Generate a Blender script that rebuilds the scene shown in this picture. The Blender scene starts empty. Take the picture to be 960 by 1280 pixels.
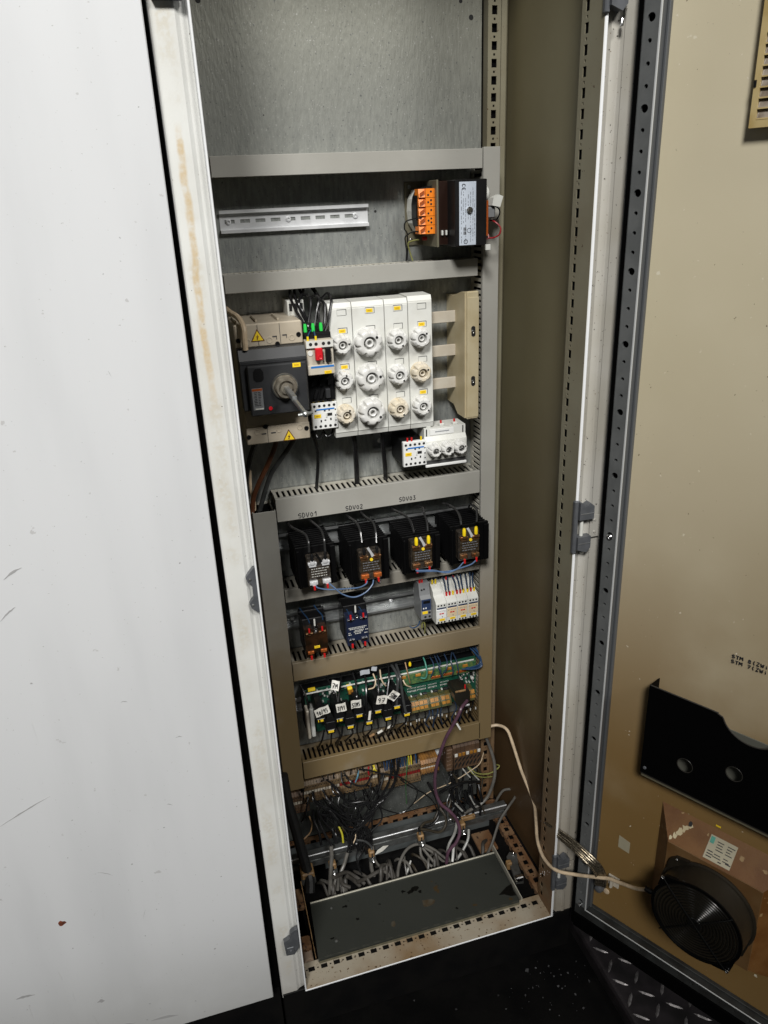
import bpy, bmesh, math, random
from mathutils import Vector, Matrix
random.seed(7)
SC = bpy.context.scene
COL = SC.collection
# ------------------------------------------------------------------ camera
cam = bpy.data.cameras.new('camera'); camo = bpy.data.objects.new('camera', cam); COL.objects.link(camo)
yaw, pitch, roll = math.radians(15.329), math.radians(22.579), math.radians(-2.564)
fw = Vector((math.sin(yaw)*math.cos(pitch), math.cos(yaw)*math.cos(pitch), -math.sin(pitch)))
rt = Vector((math.cos(yaw), -math.sin(yaw), 0)); up = rt.cross(fw)
r2 = math.cos(roll)*rt + math.sin(roll)*up; u2 = -math.sin(roll)*rt + math.cos(roll)*up
camo.matrix_world = Matrix(((r2.x, u2.x, -fw.x, -.0781), (r2.y, u2.y, -fw.y, -.9957), (r2.z, u2.z, -fw.z, 1.3734), (0, 0, 0, 1)))
cam.sensor_fit = 'HORIZONTAL'; cam.sensor_width = 36; cam.lens = 945.07/960*36
cam.clip_start = .02; cam.clip_end = 50
SC.camera = camo
SC.render.resolution_x, SC.render.resolution_y = 768, 1024
# ------------------------------------------------------------------ light: high workshop lamps in front of the cabinets plus dim room light
w = bpy.data.worlds.new('World'); SC.world = w; w.use_nodes = True
w.node_tree.nodes['Background'].inputs[0].default_value = (.86, .93, 1, 1)
w.node_tree.nodes['Background'].inputs[1].default_value = .022
def lamp(name, loc, tgt, half, blend, radius, power, col):   # high workshop lamp, its cone shaped to imitate a shadow low down
    l = bpy.data.lights.new(name, 'SPOT'); l.spot_size = math.radians(2*half); l.spot_blend = blend; l.shadow_soft_size = radius; l.energy = power; l.color = col
    o = bpy.data.objects.new(name, l); COL.objects.link(o); o.location = loc
    o.rotation_euler = (Vector(tgt)-Vector(loc)).to_track_quat('-Z', 'Y').to_euler()
lamp('hall_lamp', (-2.5, -6.4, 7.2), (-.15, 0, 1.95), 12.4, .62, 1.0, 4150, (1, .985, .955))
lamp('hall_lamp_right', (3.2, -6.4, 7.2), (.1, 0, 1.9), 12.4, .62, 1.0, 1850, (1, .985, .955))
vs = SC.view_settings
vs.view_transform = 'Standard'; vs.look = 'None'; vs.exposure = 0; vs.gamma = 1; vs.use_curve_mapping = False
SC.render.engine = 'CYCLES'
# ------------------------------------------------------------------ materials
M = {}
def mat(name, col, rough=.5, metal=0., col2=None, scale=25, lo=.35, hi=.65, bump=0., bscale=400, stretch=(1, 1, 1), specks=None, grime_shade=None, coat=0., rvar=0., spec=.5, trans=0.):
    m = bpy.data.materials.new(name); m.use_nodes = True; nt = m.node_tree; N = nt.nodes; L = nt.links
    b = N['Principled BSDF']; b.inputs['Metallic'].default_value = metal; b.inputs['Roughness'].default_value = rough
    b.inputs['Base Color'].default_value = (*col, 1); b.inputs['Specular IOR Level'].default_value = spec
    if coat: b.inputs['Coat Weight'].default_value = coat; b.inputs['Coat Roughness'].default_value = .15
    if trans: b.inputs['Transmission Weight'].default_value = trans
    g = N.new('ShaderNodeNewGeometry'); mp = N.new('ShaderNodeMapping'); mp.inputs['Scale'].default_value = stretch; L.new(g.outputs['Position'], mp.inputs['Vector'])
    def noise(sc, det=4, src=None):
        n = N.new('ShaderNodeTexNoise'); n.inputs['Scale'].default_value = sc; n.inputs['Detail'].default_value = det; L.new((src or mp).outputs[0], n.inputs['Vector']); return n
    def ramp(src, a, c):
        r = N.new('ShaderNodeMapRange'); r.interpolation_type = 'SMOOTHSTEP'; r.inputs[1].default_value = a; r.inputs[2].default_value = c; L.new(src, r.inputs[0]); return r.outputs[0]
    cur = None
    def mix(fac, c2):
        nonlocal cur
        x = N.new('ShaderNodeMix'); x.data_type = 'RGBA'; L.new(fac, x.inputs['Factor'])
        if cur is None: x.inputs['A'].default_value = (*col, 1)
        else: L.new(cur, x.inputs['A'])
        x.inputs['B'].default_value = (*c2, 1); cur = x.outputs['Result']
    n1 = noise(scale) if (col2 or rvar) else None
    if col2: mix(ramp(n1.outputs['Fac'], lo, hi), col2)
    for gc, z0, z1, mx, gs in ([grime_shade] if isinstance(grime_shade, tuple) else (grime_shade or [])):  # tone by height: real grime, and painted shade on some materials
        sp = N.new('ShaderNodeSeparateXYZ'); L.new(g.outputs['Position'], sp.inputs[0])
        zr = ramp(sp.outputs['Z'], z1, z0)
        nz = ramp(noise(gs, 6, g).outputs['Fac'], .12, .48)
        a = N.new('ShaderNodeMath'); a.operation = 'MULTIPLY'; L.new(zr, a.inputs[0]); L.new(nz, a.inputs[1])
        a2 = N.new('ShaderNodeMath'); a2.operation = 'MULTIPLY'; L.new(a.outputs[0], a2.inputs[0]); a2.inputs[1].default_value = mx
        mix(a2.outputs[0], gc)
    for sk in (specks or []):
        sc_, ss, th = sk
        mix(ramp(noise(ss, 3, g).outputs['Fac'], th, th+.03), sc_)
    if cur: L.new(cur, b.inputs['Base Color'])
    if rvar:
        r = N.new('ShaderNodeMapRange'); r.inputs[3].default_value = rough-rvar; r.inputs[4].default_value = rough+rvar; L.new(n1.outputs['Fac'], r.inputs[0]); L.new(r.outputs[0], b.inputs['Roughness'])
    if bump:
        bp = N.new('ShaderNodeBump'); bp.inputs['Strength'].default_value = bump; bp.inputs['Distance'].default_value = .002
        L.new(noise(bscale, 3).outputs['Fac'], bp.inputs['Height']); L.new(bp.outputs[0], b.inputs['Normal'])
    M[name] = m; return m
DK = (.03, .025, .02)
mat('white_paint', (.60, .61, .62), .42, bump=.1, bscale=500, col2=(.545, .555, .565), scale=1, stretch=(9, 9, 1.6), lo=.42, hi=.78, specks=[((.25, .25, .25), 150, .735), ((.47, .47, .47), 60, .72), ((.38, .38, .37), 300, .73)], grime_shade=((.33, .33, .315), -.06, .30, .8, 4))  # height tone mixes dirt with a shadow painted low on the door
mat('frame_paint', (.43, .415, .375), .45, bump=.08, bscale=500, col2=(.37, .35, .30), scale=7, specks=[(DK, 170, .675), ((.16, .12, .08), 300, .69)], grime_shade=((.20, .165, .12), -.02, .7, .6, 9))
mat('frame_stained', (.63, .635, .61), .42, bump=.1, bscale=500, col2=(.56, .56, .53), scale=7, specks=[((.12, .11, .09), 190, .715)], grime_shade=((.30, .28, .25), -.02, .25, .6, 9))
def add_stain(m):   # rusty run-off streak on the left post, with its own ragged outline
    nt = m.node_tree; N = nt.nodes; L = nt.links; b = N['Principled BSDF']
    g = N.new('ShaderNodeNewGeometry'); sp = N.new('ShaderNodeSeparateXYZ'); L.new(g.outputs['Position'], sp.inputs[0])
    def MR(src, lo, hi, a=0., c=1.): r = N.new('ShaderNodeMapRange'); r.interpolation_type = 'SMOOTHSTEP'; r.inputs[1].default_value = lo; r.inputs[2].default_value = hi; r.inputs[3].default_value = a; r.inputs[4].default_value = c; L.new(src, r.inputs[0]); return r.outputs[0]
    def MT(op, x, y): q = N.new('ShaderNodeMath'); q.operation = op; [L.new(v, q.inputs[i]) if hasattr(v, 'links') else setattr(q.inputs[i], 'default_value', v) for i, v in enumerate((x, y))]; return q.outputs[0]
    def NZ(s, det=5): n = N.new('ShaderNodeTexNoise'); n.inputs['Scale'].default_value = s; n.inputs['Detail'].default_value = det; L.new(g.outputs['Position'], n.inputs['Vector']); return n.outputs['Fac']
    d = MT('ABSOLUTE', MT('ADD', sp.outputs['X'], MT('ADD', MT('MULTIPLY', NZ(18), .012), .0235)), 0.)
    core = MT('MULTIPLY', MR(d, .0062, .002), MT('MULTIPLY', MR(sp.outputs['Z'], 1.10, 1.20), MR(sp.outputs['Z'], 1.465, 1.44)))
    core = MT('MULTIPLY', MT('MULTIPLY', core, MR(NZ(70), .22, .6)), MR(NZ(240), .36, .54, .75, 1.))
    wide = MT('MULTIPLY', MR(d, .013, .004), MT('MULTIPLY', MR(NZ(14), .45, .62), MR(NZ(160), .35, .6)))
    prev = b.inputs['Base Color'].links[0].from_socket
    for f, k, c in ((wide, .3, (.44, .37, .24)), (core, .72, (.50, .36, .17))):
        x = N.new('ShaderNodeMix'); x.data_type = 'RGBA'; L.new(MT('MULTIPLY', f, k), x.inputs['Factor']); L.new(prev, x.inputs['A']); x.inputs['B'].default_value = (*c, 1); prev = x.outputs['Result']
    L.new(prev, b.inputs['Base Color'])
add_stain(M['frame_stained'])
mat('lit_lip_paint', (.72, .73, .74), .35, specks=[(DK, 150, .79)])  # frame paint lightened for the light its forward edge catches
mat('inner_paint', (.15, .132, .076), .45, bump=.05, bscale=600, col2=(.13, .112, .062), scale=4, grime_shade=((.075, .042, .017), .15, 1.2, .98, 2.4))
mat('frame_inner', (.215, .20, .14), .5, col2=(.185, .165, .11), scale=8, specks=[((.07, .04, .018), 160, .70)], grime_shade=((.15, .07, .026), -.1, .75, .9, 12))
mat('sill_paint', (.36, .32, .25), .5, col2=(.22, .145, .075), scale=7, lo=.38, hi=.68, specks=[((.09, .05, .02), 150, .64), (DK, 330, .70)], bump=.1)
mat('oldstain', (.05, .035, .018), .5, col2=(.07, .065, .05), scale=60)
mat('rust', (.13, .058, .02), .8, col2=(.19, .11, .055), scale=26, specks=[((.04, .018, .008), 110, .60)], bump=.5, bscale=300)
mat('door_paint', (.60, .54, .395), .42, bump=.06, bscale=600, col2=(.53, .47, .325), scale=2.2, lo=.3, hi=.75, specks=[((.66, .61, .48), 60, .735), ((.66, .60, .48), 130, .735), ((.16, .12, .07), 190, .735)], grime_shade=((.195, .115, .036), .35, 1.25, .98, 1.9))
mat('door_rail', (.125, .13, .13), .45, metal=.2, col2=(.10, .105, .105), scale=30)
mat('rail_edge', (.50, .51, .51), .4, metal=.2)
mat('rail_side', (.085, .09, .095), .45, metal=.2)
mat('low_door_rail', (.035, .037, .036), .5, metal=.2, col2=(.02, .02, .019), scale=30)  # darker copy of the rail colour for the door's bottom rails
mat('gasket', (.001, .001, .001), .9, spec=.03)
mat('hollow_shade', (.0025, .0025, .0025), .9, spec=.05)  # near-black that paints the shade in hollows and gaps
mat('dark_floor', (.0016, .0016, .0017), .6, col2=(.003, .0028, .0026), scale=14, bump=.3, bscale=90, rvar=.15, spec=.12)
mat('plinth', (.0028, .0028, .003), .55, col2=(.005, .0047, .0045), scale=16, bump=.15, bscale=250, specks=[((.05, .045, .04), 120, .79)], spec=.15)
mat('chips', (.09, .09, .093), .3, col2=(.025, .025, .025), scale=80)
mat('checker', (.026, .022, .024), .45, metal=.3, col2=(.014, .0125, .013), scale=25, bump=.1)
mat('checker_lug', (.22, .205, .205), .4, metal=.5, col2=(.09, .085, .085), scale=120)
mat('galv', (.38, .395, .375), .36, metal=.5, col2=(.25, .263, .257), scale=1, stretch=(190, 190, 42), lo=.25, hi=.75, bump=.3, bscale=1.4, rvar=.1, specks=[((.17, .175, .17), 260, .655), ((.50, .50, .47), 380, .67)], grime_shade=[((.30, .285, .20), 1.85, 1.25, .6, 5), ((.085, .09, .082), .12, .42, .9, 6)])  # the low dark tone paints shade on the plate's foot, with some dirt
mat('galv_dull', (.14, .155, .155), .5, metal=.5, col2=(.10, .11, .11), scale=14)
mat('zinc', (.78, .79, .80), .32, metal=.4, col2=(.66, .67, .68), scale=40, rvar=.08)
mat('zinc_mid', (.40, .41, .41), .3, metal=.75, col2=(.30, .31, .31), scale=40, rvar=.08)
mat('zinc_dark', (.26, .27, .265), .4, metal=.8, col2=(.15, .15, .14), scale=45, rvar=.1, specks=[((.08, .05, .03), 140, .72)])
mat('steel', (.72, .72, .72), .2, metal=1)
mat('hinge_metal', (.11, .115, .125), .42, metal=.3, col2=(.085, .09, .098), scale=60)
mat('duct_cover', (.325, .318, .288), .5, col2=(.295, .287, .257), scale=10, bump=.04, specks=[((.13, .11, .075), 170, .755), ((.08, .055, .03), 240, .735)], grime_shade=((.175, .122, .052), .42, .80, .95, 8))
mat('duct_base', (.44, .425, .37), .5, col2=(.38, .36, .30), scale=20, grime_shade=((.12, .078, .03), .35, .72, .97, 9))
mat('beige', (.44, .385, .30), .45, col2=(.40, .345, .265), scale=30)
mat('beige_light', (.50, .46, .385), .45, col2=(.46, .41, .33), scale=40)
mat('yellowed', (.47, .405, .265), .42, col2=(.42, .35, .215), scale=28, specks=[((.25, .19, .11), 200, .76)])
mat('anthracite', (.019, .020, .022), .45, col2=(.027, .028, .03), scale=25)
mat('black_plastic', (.006, .006, .0065), .38, spec=.35)
mat('black_matte', (.004, .004, .0045), .6, spec=.2)
mat('white_plastic', (.63, .635, .60), .38, col2=(.57, .57, .53), scale=25)
mat('white_clean', (.70, .705, .69), .35)
mat('knob_white', (.66, .66, .64), .32, col2=(.58, .575, .55), scale=60)
mat('knob_yellow', (.60, .53, .40), .34, col2=(.62, .57, .48), scale=50)
mat('shadow_line', (.05, .05, .05), .6)
mat('hole', (.006, .006, .006), .7)
mat('yellow_label', (.80, .56, .02), .45)
mat('print_orange', (.42, .20, .01), .5)
mat('warn_yellow', (.82, .58, .03), .4)
mat('warn_border', (.10, .035, .015), .5)
mat('ink', (.01, .01, .012), .6)
mat('print_grey', (.16, .17, .19), .5)
mat('red_plastic', (.55, .012, .02), .35)
mat('blue_print', (.02, .16, .48), .4)
mat('green_ferrule', (.03, .55, .08), .4)
mat('yellow_ferrule', (.80, .58, .01), .4)
mat('red_ferrule', (.50, .012, .012), .4)
mat('orange', (.75, .20, .012), .4)
mat('orange_dark', (.28, .055, .004), .5)
mat('label_silver', (.50, .55, .62), .35, col2=(.46, .51, .58), scale=40)
mat('bakelite', (.014, .005, .0025), .35, coat=.3)
mat('olive_steel', (.17, .155, .105), .5, metal=.4)
mat('socket_metal', (.34, .31, .25), .35, metal=.6, col2=(.22, .19, .15), scale=90)
mat('core_black', (.006, .006, .0065), .4, col2=(.009, .0085, .0085), scale=40, spec=.35)
mat('clear_cover', (.05, .038, .025), .12, coat=1, col2=(.022, .016, .01), scale=140)
mat('ssr_dark', (.022, .019, .016), .25, coat=.6, col2=(.05, .04, .03), scale=150)
mat('ssr_brown', (.032, .014, .006), .2, coat=.8, col2=(.012, .007, .0035), scale=60)
mat('ssr_navy', (.010, .015, .038), .35)
mat('brass', (.50, .30, .15), .3, metal=.9, col2=(.32, .14, .06), scale=200)
mat('copper_orange', (.55, .15, .035), .35, metal=.6)
mat('heatsink', (.0018, .0018, .002), .5, spec=.15)
mat('grey_plastic', (.17, .175, .18), .45)
mat('navy_plastic', (.02, .035, .085), .4)
mat('ivory', (.62, .50, .33), .4)
mat('pcb', (.010, .075, .045), .35, col2=(.008, .05, .032), scale=120, coat=.3)
mat('pcb_tracks', (.10, .16, .05), .4, col2=(.02, .09, .045), scale=160)
mat('comp_dark', (.015, .015, .016), .4)
mat('comp_light', (.50, .50, .47), .4)
mat('conn_green', (.045, .055, .02), .45, col2=(.11, .085, .025), scale=90)
mat('conn_orange', (.40, .18, .022), .45, col2=(.28, .12, .015), scale=120)
mat('paper', (.68, .67, .62), .7, col2=(.62, .60, .54), scale=60)
mat('paper_grey', (.42, .44, .47), .6)
mat('dsub_metal', (.022, .02, .015), .35, metal=.3)
mat('term_beige', (.15, .10, .05), .55, col2=(.09, .055, .026), scale=60, specks=[((.025, .015, .01), 190, .64)], bump=.2)
mat('term_orange', (.28, .13, .032), .5, col2=(.16, .08, .027), scale=60)
mat('term_brown', (.11, .062, .033), .6, col2=(.07, .04, .022), scale=40)
mat('tan_clamp', (.30, .18, .075), .55, col2=(.19, .11, .045), scale=60, specks=[((.06, .035, .02), 200, .66)])
mat('bushing', (.33, .25, .19), .5, col2=(.22, .15, .10), scale=40)
mat('cover_plate', (.036, .039, .034), .36, metal=.1, col2=(.033, .036, .031), scale=8, specks=[((.008, .007, .005), 46, .71), ((.055, .035, .014), 28, .70), (DK, 190, .74), ((.10, .10, .09), 150, .79)])
mat('cover_edge', (.50, .48, .40), .4, metal=.3)
mat('oil', (.004, .004, .0035), .3, spec=.3)
mat('fan_frame', (.105, .040, .007), .5, col2=(.14, .062, .015), scale=22, specks=[((.26, .17, .075), 60, .66)], bump=.1)
mat('fan_frame_top', (.10, .048, .014), .5, col2=(.13, .072, .028), scale=20)
mat('fan_sleeve', (.025, .02, .013), .42, metal=.4, col2=(.016, .013, .009), scale=20)
mat('fan_black', (.0012, .0012, .0013), .4, spec=.2)
mat('wire_grille', (.006, .006, .0058), .2, metal=.2)
mat('cable_tape', (.30, .19, .08), .5)
mat('pocket', (.001, .001, .0011), .6, spec=.06)
mat('pocket_edge', (.022, .02, .017), .4)
mat('filter_frame', (.44, .34, .16), .5, col2=(.36, .26, .10), scale=30)
mat('filter_glass', (.15, .115, .085), .15, coat=1, col2=(.30, .26, .215), scale=45)
mat('rust_spot', (.20, .045, .012), .8, col2=(.08, .02, .01), scale=200)
mat('folder_grey', (.10, .10, .082), .6)
mat('marker_red', (.17, .008, .008), .5)
mat('scuff', (.33, .33, .33), .5)
mat('drip', (.52, .52, .51), .45)
mat('stain', (.50, .40, .24), .5, col2=(.54, .49, .40), scale=45)
mat('sticker', (.34, .31, .22), .5)
for n, c, r in [('cream_cable', (.60, .47, .32), .42), ('brown_cable', (.11, .04, .018), .4), ('dgrey_cable', (.045, .047, .047), .32), ('black_cable', (.008, .008, .0085), .26), ('matte_black_cable', (.009, .009, .009), .55), ('blue_wire', (.018, .055, .13), .4), ('bluegrey_wire', (.09, .15, .27), .38), ('navy_wire', (.025, .045, .085), .35), ('yg_wire', (.27, .27, .08), .45), ('ygbright_wire', (.50, .46, .03), .4), ('red_wire', (.30, .006, .012), .38), ('grey_wire', (.022, .022, .022), .22), ('tan_wire', (.32, .19, .09), .45), ('teal_wire', (.08, .30, .23), .4), ('purple_cable', (.085, .04, .062), .38), ('lgrey_cable', (.12, .113, .10), .4), ('white_wire', (.50, .50, .47), .4), ('silver_wire', (.30, .30, .28), .28), ('dbrown_cable', (.035, .028, .018), .4), ('green_wire', (.05, .13, .05), .4), ('ltblue_wire', (.09, .22, .30), .4), ('yellow_wire', (.55, .45, .03), .4), ('dusty_cable', (.05, .045, .038), .55)]:
    mat(n, c, r, col2=tuple(v*.75 for v in c), scale=60)
mat('braid', (.40, .35, .26), .3, metal=.9, col2=(.10, .08, .06), scale=420)
# ------------------------------------------------------------------ mesh helpers (all in millimetres)
S = .001
class B:
    def __init__(s): s.v = []; s.f = []; s.m = []; s.sm = []
    def add(s, vs, fs, m=0, smooth=False):
        k = len(s.v); s.v += [tuple(v) for v in vs]
        for f in fs: s.f.append([i+k for i in f]); s.m.append(m); s.sm.append(smooth)
        return s
    def box(s, x0, x1, y0, y1, z0, z1, c=0, m=0):
        if x0 > x1: x0, x1 = x1, x0
        if y0 > y1: y0, y1 = y1, y0
        if z0 > z1: z0, z1 = z1, z0
        if c <= 0:
            vs = [(x, y, z) for x in (x0, x1) for y in (y0, y1) for z in (z0, z1)]
            return s.add(vs, [(0, 1, 3, 2), (4, 6, 7, 5), (0, 4, 5, 1), (2, 3, 7, 6), (0, 2, 6, 4), (1, 5, 7, 3)], m)
        c = min(c, (x1-x0)*.45, (y1-y0)*.45, (z1-z0)*.45)
        vs = []; ix = {}
        X = (x0, x1); Y = (y0, y1); Z = (z0, z1); d = (c, -c)
        for i in (0, 1):
            for j in (0, 1):
                for k in (0, 1):
                    ix[i, j, k] = len(vs)
                    vs += [(X[i], Y[j]+d[j], Z[k]+d[k]), (X[i]+d[i], Y[j], Z[k]+d[k]), (X[i]+d[i], Y[j]+d[j], Z[k])]
        fs = []
        q = [(0, 0), (0, 1), (1, 1), (1, 0)]
        for t in (0, 1):
            fs += [[ix[t, a, b] for a, b in q], [ix[a, t, b]+1 for a, b in q], [ix[a, b, t]+2 for a, b in q]]
        for a in (0, 1):
            for b in (0, 1):
                fs += [[ix[a, b, 0], ix[a, b, 1], ix[a, b, 1]+1, ix[a, b, 0]+1], [ix[a, 0, b], ix[a, 1, b], ix[a, 1, b]+2, ix[a, 0, b]+2], [ix[0, a, b]+1, ix[1, a, b]+1, ix[1, a, b]+2, ix[0, a, b]+2]]
        for k in ix.values(): fs.append([k, k+1, k+2])
        return s.add(vs, fs, m)
    def prism(s, pts, ax, a, b, m=0):
        n = len(pts)
        def P(p, t): return (t, p[0], p[1]) if ax == 'x' else ((p[0], t, p[1]) if ax == 'y' else (p[0], p[1], t))
        vs = [P(p, a) for p in pts]+[P(p, b) for p in pts]
        return s.add(vs, [list(range(n)), list(range(n, 2*n))]+[[i, (i+1) % n, n+(i+1) % n, n+i] for i in range(n)], m)
    def lathe(s, prof, c, ax='y', n=18, m=0, lob=None):
        # prof: (r, h) list, h along axis from c; lob: function(theta, r) -> r
        vs = []; fs = []
        for r, h in prof:
            for i in range(n):
                t = 2*math.pi*i/n; rr = lob(t, r) if lob else r; a, b = rr*math.cos(t), rr*math.sin(t)
                vs.append((c[0]+h, c[1]+a, c[2]+b) if ax == 'x' else ((c[0]+a, c[1]+h, c[2]+b) if ax == 'y' else (c[0]+a, c[1]+b, c[2]+h)))
        for k in range(len(prof)-1):
            for i in range(n): fs.append([k*n+i, k*n+(i+1) % n, (k+1)*n+(i+1) % n, (k+1)*n+i])
        s.add(vs, fs, m, True)
        k = len(s.v)-len(vs)
        for e in (0, len(prof)-1):
            if prof[e][0] > 0: s.f.append([k+e*n+i for i in range(n)]); s.m.append(m); s.sm.append(False)
        return s
    def cyl(s, c, ax, r, l, n=14, m=0, r2=None): return s.lathe([(r, 0), (r if r2 is None else r2, l)], c, ax, n, m)
    def screw(s, c, r=3, m=0, h=2): # pan head facing -y
        return s.lathe([(r, 0), (r*.95, -h*.6), (r*.6, -h), (r*.45, -h), (r*.4, -h*.4)], c, 'y', 12, m)
    def torus(s, c, ax, R, r, n=40, k=6, m=0, a0=0, a1=2*math.pi):
        vs = []; fs = []; full = abs(a1-a0-2*math.pi) < 1e-6; nn = n if full else n+1
        for i in range(nn):
            t = a0+(a1-a0)*i/n
            for j in range(k):
                p = 2*math.pi*j/k; rr = R+r*math.cos(p); h = r*math.sin(p); a, b = rr*math.cos(t), rr*math.sin(t)
                vs.append((c[0]+h, c[1]+a, c[2]+b) if ax == 'x' else ((c[0]+a, c[1]+h, c[2]+b) if ax == 'y' else (c[0]+a, c[1]+b, c[2]+h)))
        for i in range(n if full else n):
            for j in range(k): fs.append([i*k+j, i*k+(j+1) % k, ((i+1) % nn)*k+(j+1) % k, ((i+1) % nn)*k+j])
        return s.add(vs, fs, m, True)
    def tube(s, pts, r, k=8, m=0, sub=7, flat=None):
        P = [Vector(p) for p in pts]
        if len(P) > 2 and sub > 1:
            Q = [P[0]*2-P[1]]+P+[P[-1]*2-P[-2]]; out = []
            for i in range(1, len(Q)-2):
                a, b, c, d = Q[i-1:i+3]
                for j in range(sub):
                    t = j/sub; out.append(.5*((2*b)+(c-a)*t+(2*a-5*b+4*c-d)*t*t+(3*b-a-3*c+d)*t**3))
            out.append(P[-1]); P = out
        n = len(P); T = [(P[min(i+1, n-1)]-P[max(i-1, 0)]).normalized() for i in range(n)]
        u = T[0].orthogonal().normalized() if not flat else Vector(flat)
        vs = []
        for i in range(n):
            u = (u-T[i]*u.dot(T[i])).normalized(); v = T[i].cross(u)
            for j in range(k):
                t = 2*math.pi*j/k; vs.append(P[i]+u*(r*math.cos(t))+v*(r*math.sin(t)))
        fs = [[i*k+j, i*k+(j+1) % k, (i+1)*k+(j+1) % k, (i+1)*k+j] for i in range(n-1) for j in range(k)]
        s.add(vs, fs, m, True); kk = len(s.v)-len(vs)
        for e in (0, n-1): s.f.append([kk+e*k+j for j in range(k)]); s.m.append(m); s.sm.append(False)
        return s
FONT = {'S': [[(.9, .9), (.5, 1), (.1, .8), (.2, .55), (.8, .45), (.9, .2), (.5, 0), (.05, .1)]], 'D': [[(.1, 0), (.1, 1), (.6, .9), (.9, .5), (.6, .1), (.1, 0)]], 'O': [[(.5, 1), (.1, .6), (.2, .1), (.6, 0), (.9, .4), (.75, .9), (.5, 1)]], 'V': [[(0, 1), (.45, 0), (1, 1)]], '0': [[(.5, .9), (.1, .5), (.3, .05), (.7, .1), (.9, .5), (.5, .9)]],
 '1': [[(.2, .6), (.7, 1), (.65, 0)]], '2': [[(.1, .8), (.5, 1), (.85, .75), (.1, 0), (.95, .05)]], '3': [[(.1, .95), (.8, 1), (.4, .55), (.85, .35), (.6, 0), (.1, .1)]], '5': [[(.9, 1), (.25, 1), (.2, .55), (.7, .6), (.85, .25), (.5, 0), (.1, .1)]], 'T': [[(0, 1), (1, 1)], [(.5, 1), (.5, 0)]], 'M': [[(0, 0), (.1, 1), (.5, .4), (.9, 1), (1, 0)]], '7': [[(.05, 1), (.9, 1), (.35, 0)], [(.2, .5), (.8, .5)]],
 '8': [[(.5, .5), (.15, .75), (.5, 1), (.85, .75), (.5, .5), (.1, .25), (.5, 0), (.9, .25), (.5, .5)]], '9': [[(.85, .7), (.5, .5), (.15, .75), (.5, 1), (.85, .75), (.7, 0)]], '/': [[(.15, -.05), (.8, 1.1)]], '(': [[(.7, 1.1), (.4, .5), (.7, -.1)]], 'Z': [[(.1, 1), (.9, 1), (.1, 0), (.9, 0)]], 'W': [[(0, 1), (.25, 0), (.5, .7), (.75, 0), (1, 1)]], 'i': [[(.5, .6), (.5, 0)], [(.5, .9), (.5, .85)]], 'm': [[(0, 0), (0, .6), (.4, .55), (.45, 0)], [(.45, .5), (.9, .55), (.95, 0)]], 'C': [[(.9, .9), (.4, 1), (.1, .5), (.4, 0), (.9, .1)]], 'E': [[(.9, .95), (.4, 1), (.15, .5), (.4, 0), (.9, .05)], [(.15, .5), (.75, .5)]], ' ': []}
def write(b, text, fn, h, wd, gap, th, m=0, wob=.0):
    x = 0.
    for ch in text:
        dx = random.uniform(-wob, wob); dz = random.uniform(-wob, wob)
        for st in FONT[ch]:
            pts = [fn(x+p[0]*wd+dx, p[1]*h+dz) for p in st]
            b.tube(pts, th, 5, m, 4)
        x += wd+gap
ORG = {}
def T_(o, label, cat, group=None, kind=None):
    if label: o['label'] = label
    if cat: o['category'] = cat
    if group: o['group'] = group
    if kind: o['kind'] = kind
    return o
def thing(name, label, cat, base=(0, 0, 0), group=None, frame=None, kind=None):
    o = bpy.data.objects.new(name, None); COL.objects.link(o); o.empty_display_size = .03
    if frame: o.matrix_world = frame @ Matrix.Translation(Vector(base)*S)
    else: o.location = Vector(base)*S
    ORG[o] = Vector(base); return T_(o, label, cat, group, kind)
MESHN = [0]
def build(name, b, mats, parent=None, label=None, cat=None, group=None, kind=None, frame=None, angle=35):
    if isinstance(mats, str): mats = [mats]
    if parent: org = ORG[parent]
    else:
        xs = [v[0] for v in b.v]; ys = [v[1] for v in b.v]; zs = [v[2] for v in b.v]
        org = Vector(((min(xs)+max(xs))/2, (min(ys)+max(ys))/2, min(zs)))
    me = bpy.data.meshes.new(name)
    me.from_pydata([((v[0]-org[0])*S, (v[1]-org[1])*S, (v[2]-org[2])*S) for v in b.v], [], b.f)
    for x in mats: me.materials.append(M[x])
    me.polygons.foreach_set('material_index', b.m)
    bm = bmesh.new(); bm.from_mesh(me); bmesh.ops.recalc_face_normals(bm, faces=bm.faces); bm.to_mesh(me); bm.free()
    me.polygons.foreach_set('use_smooth', b.sm)
    if any(b.sm): me.set_sharp_from_angle(angle=math.radians(angle))
    me.update()
    o = bpy.data.objects.new(name, me); COL.objects.link(o)
    ORG[o] = org
    if parent: o.parent = parent
    elif frame: o.matrix_world = frame @ Matrix.Translation(org*S)
    else: o.location = org*S
    return T_(o, label, cat, group, kind)
def copy_tree(o, parent=None):
    c = o.copy(); COL.objects.link(c); c.parent = parent; ORG[c] = ORG[o]
    for ch in list(o.children): copy_tree(ch, c)
    return c
def bx(*a, **k): return B().box(*a, **k)
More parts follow.
